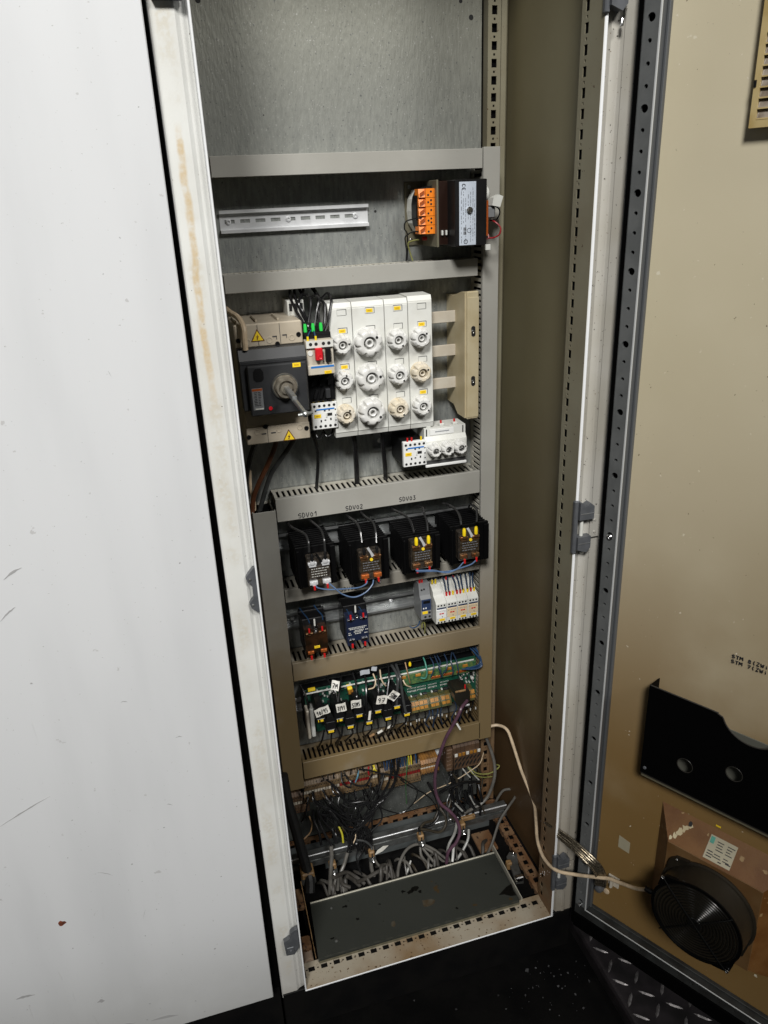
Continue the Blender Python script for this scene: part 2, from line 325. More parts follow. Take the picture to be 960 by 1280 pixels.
def perf(b, L0, L1, w0, w1, fn, pitch=25., hw=6.2, hh=5.2, off=12.5, small=2.2, th=2., m=0, mh=None):
    # strip along L with square holes (and small ones between), w across; fn(l, w, d) -> xyz, d = depth into sheet
    wc = (w0+w1)/2
    def sheet(l0, l1, a0, a1):
        if l1-l0 < 1e-6 or a1-a0 < 1e-6: return
        c = [(l0, a0), (l1, a0), (l1, a1), (l0, a1)]
        b.add([fn(l, a, 0) for l, a in c]+[fn(l, a, th) for l, a in c], [(0, 1, 2, 3), (4, 5, 6, 7), (0, 1, 5, 4), (1, 2, 6, 5), (2, 3, 7, 6), (3, 0, 4, 7)], m)
    sheet(L0, L1, w0, wc-hw); sheet(L0, L1, wc+hw, w1)
    l = L0; k = L0+off
    while k+hh < L1:
        mid = (l+k-hh)/2
        if small and k-hh-l > small*3:
            sheet(l, mid-small, wc-hw, wc+hw); sheet(mid+small, k-hh, wc-hw, wc+hw)
            sheet(mid-small, mid+small, wc-hw, wc-small); sheet(mid-small, mid+small, wc+small, wc+hw)
        else: sheet(l, k-hh, wc-hw, wc+hw)
        l = k+hh; k += pitch
    sheet(l, L1, wc-hw, wc+hw)
def holes(b, L0, L1, w0, w1, fn, pitch=25., big=5.2, small=2.7, every=4, th=1.5, m=0, off=0):
    # strip with round holes every pitch, each fourth one larger
    n = int((L1-L0)/pitch); wc = (w0+w1)/2
    for i in range(n):
        a = L0+i*pitch; c = a+pitch/2; r = big if (i+off) % every == 0 else small
        q = []; k = 12
        out = []
        for j in range(k):
            t = 2*math.pi*j/k; ct, st = math.cos(t), math.sin(t)
            sc = min(pitch/2/abs(ct) if abs(ct) > 1e-6 else 1e9, (w1-w0)/2/abs(st) if abs(st) > 1e-6 else 1e9)
            out.append((c+ct*sc, wc+st*sc)); q.append((c+ct*r, wc+st*r))
        # corners
        cor = [(a+pitch, w1), (a, w1), (a, w0), (a+pitch, w0)]
        vs = [fn(l, x, 0) for l, x in out]+[fn(l, x, 0) for l, x in q]+[fn(l, x, th+3) for l, x in q]+[fn(l, x, 0) for l, x in cor]
        fs = []
        for j in range(k):
            j2 = (j+1) % k; fs += [[j, j2, k+j2, k+j], [k+j, k+j2, 2*k+j2, 2*k+j]]
        for ci, (l, x) in enumerate(cor):
            best = None
            for j in range(k):
                p, q2 = out[j], out[(j+1) % k]
                if (abs(p[0]-l) < 1e-6 and abs(q2[1]-x) < 1e-6) or (abs(p[1]-x) < 1e-6 and abs(q2[0]-l) < 1e-6): best = j
            if best is not None: fs.append([best, 3*k+ci, (best+1) % k])
        b.add(vs, fs, m)
    if L0+n*pitch < L1: b.add([fn(L0+n*pitch, w0, 0), fn(L1, w0, 0), fn(L1, w1, 0), fn(L0+n*pitch, w1, 0)], [(0, 1, 2, 3)], m)
# ------------------------------------------------------------------ setting
fl = bx(-2500, 3000, -2500, 1500, -150, -115); build('floor', fl, 'dark_floor', kind='structure')
cp = B(); cp.prism([(580, -115), (580, -86), (583, -80), (589, -78), (1500, -78), (1500, -115)], 'y', -1000, 340)
cpo = build('checker_plate', cp, 'checker', kind='structure')
lug = B(); L = 16
lug.add([(-L, 0, 0), (-L*.5, -3, 0), (L*.5, -3, 0), (L, 0, 0), (L*.5, 3, 0), (-L*.5, 3, 0), (-L*.6, 0, 2), (L*.6, 0, 2)], [(0, 1, 6), (1, 2, 7, 6), (2, 3, 7), (3, 4, 7), (4, 5, 6, 7), (5, 0, 6)])
lo = None
for i in range(11):
    for j in range(22):
        x = 600+i*36+random.uniform(-1, 1); y = -560+j*36+random.uniform(-1, 1)
        if y > 60 or (i > 7 and y > -60): continue
        if lo is None: lo = build('tread_lug', lug, 'checker_lug', cpo); lo.data.name = 'tread_lug'; q = lo
        else: q = lo.copy(); COL.objects.link(q)
        q.location = (Vector((x, y, -77.8))-ORG[cpo])*S; q.rotation_euler = (0, 0, math.radians(48 if (i+j) % 2 else -42)+random.uniform(-.05, .05))
ZERO = Vector((0, 0, 0))
for v in lo.data.vertices: v.co = v.co+ORG[cpo]*S    # mesh stored about its own centre
db = B()
for i in range(85):
    if random.random() < .6: x, y = random.gauss(470, 55), random.gauss(-60, 45)
    else: x, y = random.uniform(120, 575), random.uniform(-330, -8)
    if x > 575 or y > -6: continue
    r = random.choice([1, 1.2, 1.6, 2.2, 3.2])*random.uniform(.6, 1.2); a = random.uniform(0, 6.3); k = random.uniform(.4, 1.6)
    pts = [(x+r*k*math.cos(a+t)*random.uniform(.6, 1.2), y+r*math.sin(a+t)*random.uniform(.6, 1.2)) for t in (0, 1.3, 2.7, 4.2)]
    db.prism(pts, 'z', -114.9, -114.9+r*random.uniform(.3, 1.1))
build('debris', db, 'chips', kind='stuff', label='glittering metal chips scattered on the black floor', cat='debris')
# ------------------------------------------------------------------ neighbouring cabinet with the closed white door
nb = thing('neighbouring_cabinet', 'closed white cabinet door with scuffs and a rust spot, filling the left side', 'cabinet', (-480, 10, -115))
d = B(); d.prism([(-900, 26), (-62.5, 26), (-50.5, 1650), (-49.2, 1950), (-900, 1950)], 'y', -21, -2)
dd = build('door', d, 'white_paint', nb)
dd.modifiers.new('bevel', 'BEVEL').width = .0012
build('plinth', bx(-900, -49, 3, 200, -115, 20), 'plinth', nb)
build('gasket', bx(-900, -47.5, -1.5, 12, 22, 1950), 'gasket', nb)  # black sheet behind the door, visible in the gap at its edge
def decal(pts, y, name, m, par):  # small flat patch 0.25 mm proud of a front face
    b = B(); b.prism(pts, 'y', y, y-.25); return build(name, b, m, par)
def blob(cx, cz, r, n=11, k=.35, sx=1): return [(cx+sx*r*math.cos(t)*f, cz+r*math.sin(t)*f) for t, f in [(2*math.pi*i/n, random.uniform(1-k, 1+k)) for i in range(n)]]
decal(blob(-369, 335, 5.5), -21.1, 'rust_spot', 'rust_spot', nb)
def streak(x0, z0, x1, z1, w):
    n = 8; top = []; bot = []
    for i in range(n+1):
        t = i/n; ww = w*math.sin(math.pi*min(max(t, .03), .97))*random.uniform(.5, 1.1); x = x0+(x1-x0)*t; z = z0+(z1-z0)*t+random.uniform(-.4, .4)+1.5*math.sin(math.pi*t)
        top.append((x, z+ww)); bot.append((x, z-ww))
    return top+bot[::-1]

for a in [(-412, 550, -337, 584, 1.3), (-323, 939, -299, 952, 1.8), (-340, 880, -318, 897, 1.8), (-380, 905, -335, 930, 1.0), (-465, 200, -436, 199, 3.0), (-350, 141, -338, 141, 4.0), (-275, 60, -228, 54, 4.0), (-330, 70, -300, 66, 2.0), (-151, 1192, -148, 1184, .9), (-300, 420, -280, 407, .7), (-250, 300, -244, 318, .8), (-180, 520, -172, 516, .8), (-215, 720, -206, 719, .7), (-150, 640, -140, 639, .8), (-420, 620, -409, 610, .8)]:
    decal(streak(*a), -21.1, 'scuff', 'scuff', nb)
for i in range(34):
    x, z = random.uniform(-480, -70), 40+abs(random.gauss(0, 260))
    if random.random() < .45: decal(blob(x, z, random.uniform(.7, 1.8), 7, .4), -21.1, 'speck', 'scuff', nb)
    else: decal(streak(x, z, x+random.uniform(-4, 4), z-random.uniform(8, 40), random.uniform(.4, .9)), -21.1, 'drip_mark', 'drip', nb)
# ------------------------------------------------------------------ the open cabinet
cab = thing('electrical_cabinet', 'open light grey electrical cabinet with its stained door swung to the right', 'cabinet', (255, 180, -115))
b = B(); b.prism([(-45.5, 48), (-45.5, 1.5), (-43.5, 0), (-17, 0), (-12, 4), (-5, 6), (-3, 6), (-3, 48)], 'z', -13, 1950)
lp = build('front_post', b, 'frame_stained', cab)
build('sealing_lip', bx(-2.8, 0, -8, 47, 0, 1950, c=.8), 'lit_lip_paint', lp)
b = B(); b.prism([(513, 48), (513, 8), (520, 8), (522, 5), (524, 1), (534, 0), (536, -1.5), (541, -1.5), (543, 0), (560, 0), (562, 2), (562, 48)], 'z', -13, 1950)
rp = build('front_post', b, 'frame_paint', cab)
build('sealing_lip', bx(508.6, 514, -8, 7, -2.8, 1950, c=1.2), 'lit_lip_paint', rp)
b = B(); perf(b, 0, 1950, 22, 50, lambda l, w, d: (508.4+d*.6, w, l), off=16.6, hw=4.6, hh=6.3, small=1.8)
b.box(508.4, 509.6, -7, 22, 0, 1950); build('perforated_flange', b, 'frame_inner', rp)
build('flange_hole_shade', bx(510.5, 512.8, 8, 49, 0, 1950), 'hollow_shade', rp)  # dark sheet standing in for the shade inside the hollow post
# bottom sill
b = B(); perf(b, 4.5, 508, 16, 47, lambda l, w, d: (l, w, -d), off=12.5, hw=5.2, hh=6.2, small=1.8)
b.box(0, 508.4, -7, 16, -2, 0); sl = build('sill', b, 'sill_paint', cab)
build('sealing_lip', bx(-2.8, 512.6, -8.4, -6.4, -2.8, .4, c=.8), 'lit_lip_paint', sl)
build('sill_hole_shade', bx(2, 508, 18, 46, -9, -5), 'hollow_shade', sl)  # dark sheet painting the shade under the sill holes
build('sill_skirt', bx(-44, 560, -2, 40, -13.5, -3.2, c=1), 'plinth', sl)
build('plinth', bx(-45, 561, 3, 395, -115, -14, c=2), 'plinth', cab)
# depth rails, rear frame
b = B(); perf(b, 50, 330, 508, 533, lambda l, w, d: (w, l, -d), off=32, hw=5.2, hh=6.2, small=1.8); perf(b, 50, 330, -24, -2, lambda l, w, d: (508+d, l, w), off=20, hw=4, hh=6.2, small=0)
dr = build('bottom_rail', b, 'rust', cab); build('rail_hole_shade', bx(511, 532, 52, 328, -22, -6), 'hollow_shade', dr)  # dark block painting the shade inside the rail
b = B(); b.box(-16, 9, 50, 330, -20, -1, c=1); b.box(9, 26, 100, 250, -26, -14, c=1); b.box(12, 31, 175, 225, -14, 0, c=3); build('bottom_rail', b, 'rust', cab)
b = B(); b.box(440, 484, 196, 252, -26, -8, c=1); b.box(486, 506, 60, 240, -26, -18, c=1); build('floor_bracket', b, 'rust', cab)
b = B(); perf(b, 20, 484, -20, 14, lambda l, w, d: (l, 341+d, w), off=12.5, hw=5.5, hh=6.2, small=1.8); b.box(20, 484, 333, 341, 12.5, 15)
rr = build('bottom_rail', b, 'rust', cab); build('rail_hole_shade', bx(21, 483, 345, 347, -19, 12), 'hollow_shade', rr)  # dark sheet painting the shade behind the rear rail holes
b = B(); perf(b, 0, 1950, 498, 520.6, lambda l, w, d: (w, 333+d, l), off=20.6, hw=4.7, hh=6.3, small=1.7); b.box(498, 499.5, 335, 358, 0, 1950)
rq = build('rear_post', b, 'frame_inner', cab); build('post_edge', bx(521.5, 532.5, 329, 350, 0, 1950, c=3.5), 'frame_inner', rq); build('post_hole_shade', bx(500, 521, 339, 341, 0, 1950), 'hollow_shade', rq)  # dark sheet behind the holes paints the shade inside the post
b = B(); perf(b, 0, 1950, 340, 362, lambda l, w, d: (490.5+d, w, l), off=20.6, hw=5, hh=6.3, small=0); build('rear_post', b, 'hollow_shade', cab)  # post flank coloured black to paint the dark gap beside the plate
build('side_panel', bx(545, 548, 48, 395, -20, 1950), 'inner_paint', cab)
build('side_panel', bx(-48, -45, 48, 395, -20, 1950), 'inner_paint', cab)
build('rear_panel', bx(-45, 545, 388, 392, -20, 1950), 'inner_paint', cab)
build('roof_panel', bx(-46, 562, 0, 395, 1950, 1956), 'inner_paint', cab)
build('floor_opening_shade', bx(-44, 545, 48, 388, -60, -55), 'hollow_shade', cab)  # near-black panel painting the darkness under the floor opening
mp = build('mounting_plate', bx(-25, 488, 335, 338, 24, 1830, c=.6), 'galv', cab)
b = B()
for x, z, r in [(295, 1352, 2.2), (451, 1657, 3), (469, 1635, 4), (39, 1651, 4), (120, 1500, 1)]: b.cyl((x, 334.8, z), 'y', r, .1, 12)
build('bolt_hole', b, 'hole', mp)
# floor cover
cv = [(33, 40), (460, 38), (460, 165), (42, 168)]
b = B(); b.prism(cv, 'z', 9.5, 12); b.prism([(33, 40), (460, 38), (460, 40), (33, 42)], 'z', -8, 9.5)
fc = thing('floor_cover', 'dark grey stained sheet metal cover lying on the cabinet floor', 'cover', (250, 100, -8))
build('sheet', b, 'cover_plate', fc)
build('front_fold', bx(34, 459, 37, 38, -8, 5), 'olive_steel', fc)
build('rear_fold', bx(42, 460, 165, 168, 12, 14.6, c=.4), 'cover_edge', fc)  # pale colour paints the highlight along the cover's rear edge
for pts in [[(461, 80), (448, 76), (424, 62), (436, 60), (447, 52), (459, 50), (458, 62)]]+[blob(cx, cy, r, 9, .5, 1.5) for cx, cy, r in [(111, 137, 3.4), (249, 128, 4.5), (262, 132, 5), (236, 133, 3), (270, 122, 3), (68, 73, 2.6), (128, 100, 2.2), (180, 120, 2), (330, 60, 2.2), (420, 120, 1.6)]]:
    b = B(); b.prism(pts, 'z', 12.1, 12.35); build('oil_stain', b, 'oil', fc)
for cx, cy, r, k in ((194, 66, 7, .7), (275, 92, 9, 1.6)): b = B(); b.prism(blob(cx, cy, r, 9, .4, k), 'z', 12.1, 12.2); build('brown_stain', b, 'oldstain', fc)
b = B(); b.lathe([(4, 0), (3.4, 1.5), (1.5, 2.4)], (75, 66, 12), 'z', 12); build('rivet', b, 'zinc_dark', fc)
b = B(); b.lathe([(2.6, 0), (2.2, 1.2), (1, 1.6)], (82, 142, 12), 'z', 10); build('rivet', b, 'zinc_dark', fc)
b = B(); b.box(468, 470, 44, 200, -12, 7); build('flange', b, 'cover_edge', fc)
b = B(); b.prism([(46, -24), (46, -18), (200, 44), (200, 34)], 'x', 30, 31.6); build('flange', b, 'tan_clamp', fc)
# floor corner hardware
b = B(); b.lathe([(0, 0), (9.5, 0), (10, 2), (10, 32), (8, 34), (0, 34)], (15.5, 32+17, -4), 'y', 16); build('bushing', b, 'bushing', label='tan cylindrical bushing at the left end of the sill', cat='bushing')
b = B(); b.box(6, 26, 68, 98, -10, 14, c=4); b.screw((16, 67, 8), 5); build('foot_clamp', b, 'rust', label='rusty clamp with a silver screw behind the tan bushing', cat='clamp')
cb = thing('corner_clamp', 'shiny angled clamp bracket right of the grey floor cover', 'clamp', (485, 115, -10))
b = B(); b.prism([(474, 84), (490, 80), (497, 120), (508, 152), (494, 160), (482, 150), (479, 120)], 'z', 2, 10); build('bracket', b, 'zinc_dark', cb)
build('clip', bx(473, 491, 80, 90, 8, 22, c=2), 'steel', cb); b = B(); b.lathe([(5, 0), (4, 4), (2, 6)], (500, 152, 10), 'z', 12); build('screw', b, 'steel', cb); build('block', bx(474, 486, 126, 138, -4, 16, c=2), 'tan_clamp', cb)
# hinges and catches
def hinge(z, mid=True):
    b = B(); b.box(505.5, 513, -12, -4, z-46, z+46, c=1.5)
    h = build('hinge', b, 'hinge_metal', cab)
    b = B(); b.prism([(513, z+14), (538, z+14), (538, z+36), (531, z+42), (523, z+36), (516, z+44), (513, z+44)], 'y', -16, -2); build('knuckle', b, 'hinge_metal', h); build('knuckle_groove', bx(514, 538, -16.6, -15.8, z+24, z+25.2), 'zinc_mid', h)
    b = B(); b.prism([(512, z-16), (535, z-16), (535, z-36), (528, z-44), (512, z-38)], 'y', -16, -2); build('knuckle', b, 'hinge_metal', h); build('knuckle_groove', bx(513, 535, -16.6, -15.8, z-28, z-26.8), 'zinc_mid', h)
    b = B(); b.cyl((521, -8, z-16), 'z', 3, 30, 10); build('pin', b, 'white_plastic', h)
    b = B(); b.box(524, 538, -3, -1.5, z-21, z+16); b.box(538, 555, -6, -4.5, z-23, z+15); b.screw((546, -6, z+7), 2.2); b.screw((546, -6, z-14), 2.2); build('leaf', b, 'frame_paint', h)
for z in (871, 120, 1620): hinge(z)
b = B(); b.lathe([(2.4, 0), (2.4, 8), (1, 10)], (530, -12, 1560), 'z', 10); build('hinge_screw', b, 'steel', cab)
b = B(); b.prism([(-3, 890), (-5, 890), (-17, 877), (-15, 868), (-11, 866), (-9, 860), (-9, 842), (-16, 834), (-14, 826), (-6, 818), (-3, 818)], 'y', -6, 3)
ct = build('catch', b, 'hinge_metal', cab)
for z in (873, 831): b = B(); b.screw((-11.5, -6, z), 2); build('screw', b, 'zinc_dark', ct)
b = B(); b.prism([(-4, 164), (-10, 163), (-17, 158), (-19, 146), (-31, 140), (-29, 106), (-14, 104), (-6, 117), (-4, 130)], 'y', -9, 0)
ct = build('catch', b, 'hinge_metal', cab); b = B(); b.box(-27, -14, -11, -9, 110, 126, c=1); b.screw((-20, -11, 118), 3); build('latch_plate', b, 'hinge_metal', ct)
b = B(); b.prism([(-40, 1580), (-8, 1580), (-8, 1610), (-40, 1610)], 'y', -9, 0); build('catch', b, 'hinge_metal', cab)
# ------------------------------------------------------------------ open door (local frame: x along the door, y away from the viewer's side, z up)
DF = Matrix.Translation(Vector((553, -42.9, 0))*S) @ Matrix.Rotation(math.radians(-60.2), 4, 'Z')
b = B(); b.box(-21, 560, 20, 22, -14, 1950)
door = build('door', b, 'door_paint', cab)
door.matrix_local = Matrix.Translation(-ORG[cab]*S) @ DF
for v in door.data.vertices: v.co = v.co+ORG[cab]*S
ORG[door] = ZERO
def dl(l, w, d): return (w, d, l)
b = B(); b.box(-20.5, -13, 2, 19.5, -10, 1950, c=2); b.box(-13, 560, -2, 19.5, -10, 27, c=2); build('gasket', b, 'gasket', door)
b = B(); holes(b, 52, 1950, -12, 10, dl, th=1.5); b.box(-12, -11, 0, 19, 30, 1950)
pr = build('perforated_rail', b, 'door_rail', door)
build('rail_hole_shade', bx(-10.5, 9.5, 9, 10, 40, 1950), 'hollow_shade', door)  # dark sheet painting the shade behind the upright rail holes
b = B(); holes(b, 14, 560, 28.5, 48, lambda l, w, d: (l, d, w), big=3.2, small=1.8); b.box(-12, 14, 0, 1.5, 28.5, 52, c=0); b.box(-12, 560, 1.5, 19, 27.5, 28.5); build('perforated_rail', b, 'low_door_rail', door)
build('rail_hole_shade', bx(12, 560, 9, 10, 30, 48), 'hollow_shade', door)  # dark sheet painting the shade behind the bottom rail holes
b = B(); b.box(9.8, 12.4, -1.2, 1.2, 48, 1950, c=.4); build('rail_edge', b, 'rail_edge', door)
b = B(); b.box(12.5, 560, -1.2, .6, 48.6, 50.2, c=.3); build('rail_edge', b, 'rail_edge', door)
b = B(); b.box(10, 12.2, 1.2, 15, 48, 1950); build('rail_side', b, 'rail_side', door)
b = B(); b.box(12.3, 560, 1.2, 15, 48.2, 50.2); build('rail_side', b, 'low_door_rail', door)
b = B(); b.box(12.2, 16.5, 12, 20, 50, 1950, c=1); build('rail_foot', b, 'rail_side', door)
b = B(); b.box(16.6, 560, 12, 20, 50.2, 54, c=1); build('rail_foot', b, 'low_door_rail', door)
b = B(); b.box(-22, 560, 22.2, 24, -18, 1950); b.box(-22, 560, 14, 22.2, -18, -15.5); build('door_skin', b, 'frame_paint', door)
b = B(); b.screw((-.5, 0, 862), 5.2, h=4); build('screw', b, 'steel', door)
b = B(); b.screw((0, 0, 56), 4.5, h=4); build('screw', b, 'steel', door)
b = B(); b.lathe([(9, 0), (9, -6), (7, -12), (3, -14)], (29, 20, 111), 'y', 14); build('earth_bolt', b, 'hinge_metal', door)
b = B(); b.lathe([(6, 0), (6, -2), (3, -2.4), (0, -2.4)], (42, 20, 108), 'y', 14); build('washer', b, 'cream_cable', door)
def dput(x, z, y=19.6): return lambda u, v: (x+u, y, z+v)
b = B(); write(b, 'STM 8(ZWi', lambda u, v: (201+u, 19.7, 713+v+u*.02), 5.4, 4.2, 1.7, .85, wob=.2); write(b, 'STM 7(ZWi', lambda u, v: (201+u, 19.7, 704+v+u*.02), 5.4, 4.2, 1.7, .85, wob=.2); build('handwriting', b, 'ink', door)
b = B(); b.prism([(56, 233), (78, 231), (78, 257), (56, 261)], 'y', 19.9, 19.5); build('sticker', b, 'sticker', door)
b = B(); b.box(44, 66, 16, 19.9, 134, 158, c=1); b.box(51, 56, 8, 16, 134, 158, c=1); build('cable_clip', b, 'beige_light', label='small cream adhesive clip holding the fan cable on the door', cat='clip', frame=DF)
b = B(); b.box(218, 226, 19.4, 19.8, 392, 395); build('yellow_mark', b, 'yellow_label', door)
# document pocket
from mathutils.geometry import tessellate_polygon
pk = thing('document_pocket', 'black sheet metal document pocket with a round notch on the open door', 'pocket', (220, 0, 456), frame=DF)
outer = [(97, 458), (97, 633), (196, 633), (203, 632), (208.5, 629.5)]+[(256+48*math.cos(t), 648+49*math.sin(t)) for t in [math.pi*(1.13+.74*i/16) for i in range(17)]]+[(303.5, 629.5), (309, 632), (316, 633), (420, 633), (420, 458)]
hs = [[(cx+12.5*math.cos(2*math.pi*i/18), cz+12.5*math.sin(2*math.pi*i/18)) for i in range(18)] for cx, cz in ((167, 511), (241, 537))]
loops = [outer]+hs; allp = [p for l in loops for p in l]
tri = tessellate_polygon([[Vector((p[0], p[1], 0)) for p in l] for l in loops])
b = B(); n = len(allp); b.add([(p[0], -15, p[1]) for p in allp]+[(p[0], -13.5, p[1]) for p in allp], [list(t) for t in tri]+[[i+n for i in t] for t in tri])
k = 0
for l in loops:
    m_ = len(l); b.f += [[k+i, k+(i+1) % m_, n+k+(i+1) % m_, n+k+i] for i in range(m_)]; b.m += [0]*m_; b.sm += [False]*m_; k += m_
build('front_sheet', b, 'pocket', pk)
b = B(); b.prism([(19.8, 628), (19.8, 424), (10, 440), (-15, 458), (-15, 633)], 'x', 95.6, 97); build('side_sheet', b, 'pocket', pk)
b = B(); b.prism([(19.8, 440), (-15, 456), (-15, 458), (19.8, 443)], 'x', 97, 420); build('bottom_sheet', b, 'pocket_edge', pk)
build('bottom_lip', bx(97, 420, -12, -10, 449, 458), 'olive_steel', pk)
build('back_sheet', bx(98, 419, 12, 14, 460, 592), 'folder_grey', pk)
b = B(); b.tube([(p[0], -14.3, p[1]) for p in outer[1:-1]], 1.1, 6, 0, 2); build('pocket_edge_highlight', b, 'pocket_edge', pk)  # paler tube paints a highlight along the pocket's edge
for cx, cz in ((167, 511), (241, 537)): b = B(); b.torus((cx, -14.6, cz), 'y', 12.6, .8, 28, 5); build('hole_rim_highlight', b, 'pocket_edge', pk)  # paler rings paint the highlight around the holes
for x in (103, 330): b = B(); b.screw((x, -15, 470), 3); build('screw', b, 'hinge_metal', pk)
# exhaust filter
ff = thing('exhaust_filter', 'yellowed slatted ventilation filter at the top right of the open door', 'vent', (230, 10, 1431), frame=DF)
b = B(); b.prism([(131, 1431), (420, 1431), (420, 1439), (138, 1439), (138, 1700), (131, 1700)], 'y', 4, 19.9); build('frame', b, 'filter_frame', ff)
build('backing', bx(138, 420, 17, 19.9, 1439, 1700), 'filter_glass', ff)
so = None
for i in range(23):
    z = 1439.5+i*11
    b = B(); b.prism([(6, z+1.6), (9, z+10.6), (11, z+10.6), (11, z+1.6)], 'x', 138.2, 420); build('slat', b, 'filter_glass', ff)
    b = B(); b.box(138.2, 420, 4.6, 6.4, z, z+1.6); build('slat_edge', b, 'filter_frame', ff)
build('clip', bx(131.3, 134, 2.5, 4, 1474, 1481), 'black_plastic', ff)
# fan
fn_ = thing('fan_unit', 'black filter fan with wire guard on a rusty frame low on the open door', 'fan', (236, 10, 141), frame=DF)
O = [(127, 141), (345, 141), (345, 387), (127, 387)]; I = [(159, 173), (313, 173), (313, 349), (159, 349)]
b = B(); b.add([(x, 19.9, z) for x, z in O]+[(x, -20, z) for x, z in I], [[i, (i+1) % 4, 4+(i+1) % 4, 4+i] for i in range(4)]); build('sloped_frame', b, 'fan_frame', fn_)
b = B(); b.box(158.5, 313.5, -21.5, -19.5, 172.5, 349.5, c=.5); build('front_face', b, 'fan_frame_top', fn_)
b = B(); b.lathe([(79, 0), (80, -4), (77, -6), (75, -6), (74, -42), (75, -46)], (236, -21.6, 264), 'y', 48); sv = build('sleeve', b, 'fan_sleeve', fn_)
for sx, sz in ((-1, 1), (1, -1)):
    b = B(); b.prism([(236+sx*36, 264+sz*66), (236+sx*56, 264+sz*62), (236+sx*63, 264+sz*56), (236+sx*67, 264+sz*36), (236+sx*50, 264+sz*50)], 'y', -64, -70); build('mounting_ear', b, 'fan_black', fn_)
    b = B(); b.prism([(236+sx*36, 264+sz*72), (236+sx*58, 264+sz*68), (236+sx*68, 264+sz*58), (236+sx*72, 264+sz*36), (236+sx*50, 264+sz*50)], 'y', -22, -28); build('mounting_ear', b, 'fan_sleeve', fn_)
b = B(); b.lathe([(74.5, 0), (74.5, -4), (70, -4), (69, 3), (69, 40)], (236, -66, 264), 'y', 48); b.lathe([(69, 0), (30, .5), (0, .5)], (236, -30, 264), 'y', 40); build('inner_ring', b, 'fan_black', fn_)
b = B(); b.lathe([(29, 20), (29, 0), (25, -3), (0, -3)], (236, -55, 264), 'y', 30); build('hub', b, 'fan_black', fn_)
for i in range(5):
    t = i*2*math.pi/5; b = B()
    P_ = [(r*math.cos(t+a)+236, y, r*math.sin(t+a)+264) for r, a, y in [(27, 0, -50), (66, .1, -52), (66, .75, -36), (27, .6, -38)]]
    b.add(P_+[(x, y+1.2, z) for x, y, z in P_], [(0, 1, 2, 3), (4, 5, 6, 7), (0, 1, 5, 4), (1, 2, 6, 5), (2, 3, 7, 6), (3, 0, 4, 7)]); build('blade', b, 'fan_black', fn_)
b = B()
for i in range(11): b.torus((236, -72, 264), 'y', 16+i*5.3, .6, 48, 5)
for a, e in ((math.radians(135), 80), (math.radians(45), 71)):
    c, s_ = math.cos(a), math.sin(a); b.tube([(236-e*c, -70, 264-e*s_), (236-66*c, -73.4, 264-66*s_), (236+66*c, -73.4, 264+66*s_), (236+e*c, -70, 264+e*s_)], 1.1, 6, 0, 2)
b.lathe([(12, 0), (11, -1), (0, -1)], (236, -72, 264), 'y', 20)
build('wire_guard', b, 'wire_grille', fn_)
for x, y, z, r in ((177, -71, 322, 3.4), (295, -71, 206, 3.4), (180, -27, 328, 2.5)): b = B(); b.screw((x, y, z), r); build('screw', b, 'steel', fn_)
b = B(); b.tube([(147, -62, 266), (158, -62, 266.5), (172, -60, 268)], 4.4, 10, 0, 3); build('cable_gland', b, 'fan_black', fn_)
def slope(x, z, o=.5):
    t = (387-z)/38.; return (x, 19.9-39.9*t-o*.7, z+o*.7)
b = B(); cs = [(216, 379), (259, 379), (259, 352), (216, 352)]; b.add([slope(x, z, .3) for x, z in cs]+[slope(x, z, .8) for x, z in cs], [(4, 5, 6, 7), (0, 1, 5, 4), (1, 2, 6, 5), (2, 3, 7, 6), (3, 0, 4, 7)])
rl = build('rating_label', b, 'sticker', fn_)
b = B()
def slab(x0, x1, z0, z1): b.add([slope(x, z, 1.0) for x, z in ((x0, z0), (x1, z0), (x1, z1), (x0, z1))], [(0, 1, 2, 3)])
for z in (375, 372, 369, 366, 361, 358): slab(228+random.uniform(0, 2), 228+random.uniform(9, 14), z, z-1); slab(245, 245+random.uniform(6, 12), z, z-1)
for x, z in ((219, 362), (219, 359), (219, 356), (250, 357), (239, 355)): slab(x, x+random.uniform(5, 10), z, z-1.2)
build('print', b, 'ink', rl)
b = B(); slab(217.5, 224, 377.5, 370); build('logo_patch', b, 'teal_wire', rl)
b = B(); P_ = [slope(x, z, 1) for x, z in blob(152, 372, 4, 8, .2)]; 
b.add([slope(x, z, .6) for x, z in blob(181, 378, 3.2, 9, .2)], [list(range(9))]); build('slot_hole', b, 'hole', fn_)
b = B()
for x, z, r in ((176, 371, 7), (170, 364, 7), (165, 358, 6), (161, 354, 4), (183, 376, 5)): b.add([slope(x2, z2, .5) for x2, z2 in blob(x, min(z, 380), r*.6, 9, .5)], [list(range(9))])
build('dirt_patch', b, 'yellowed', fn_)
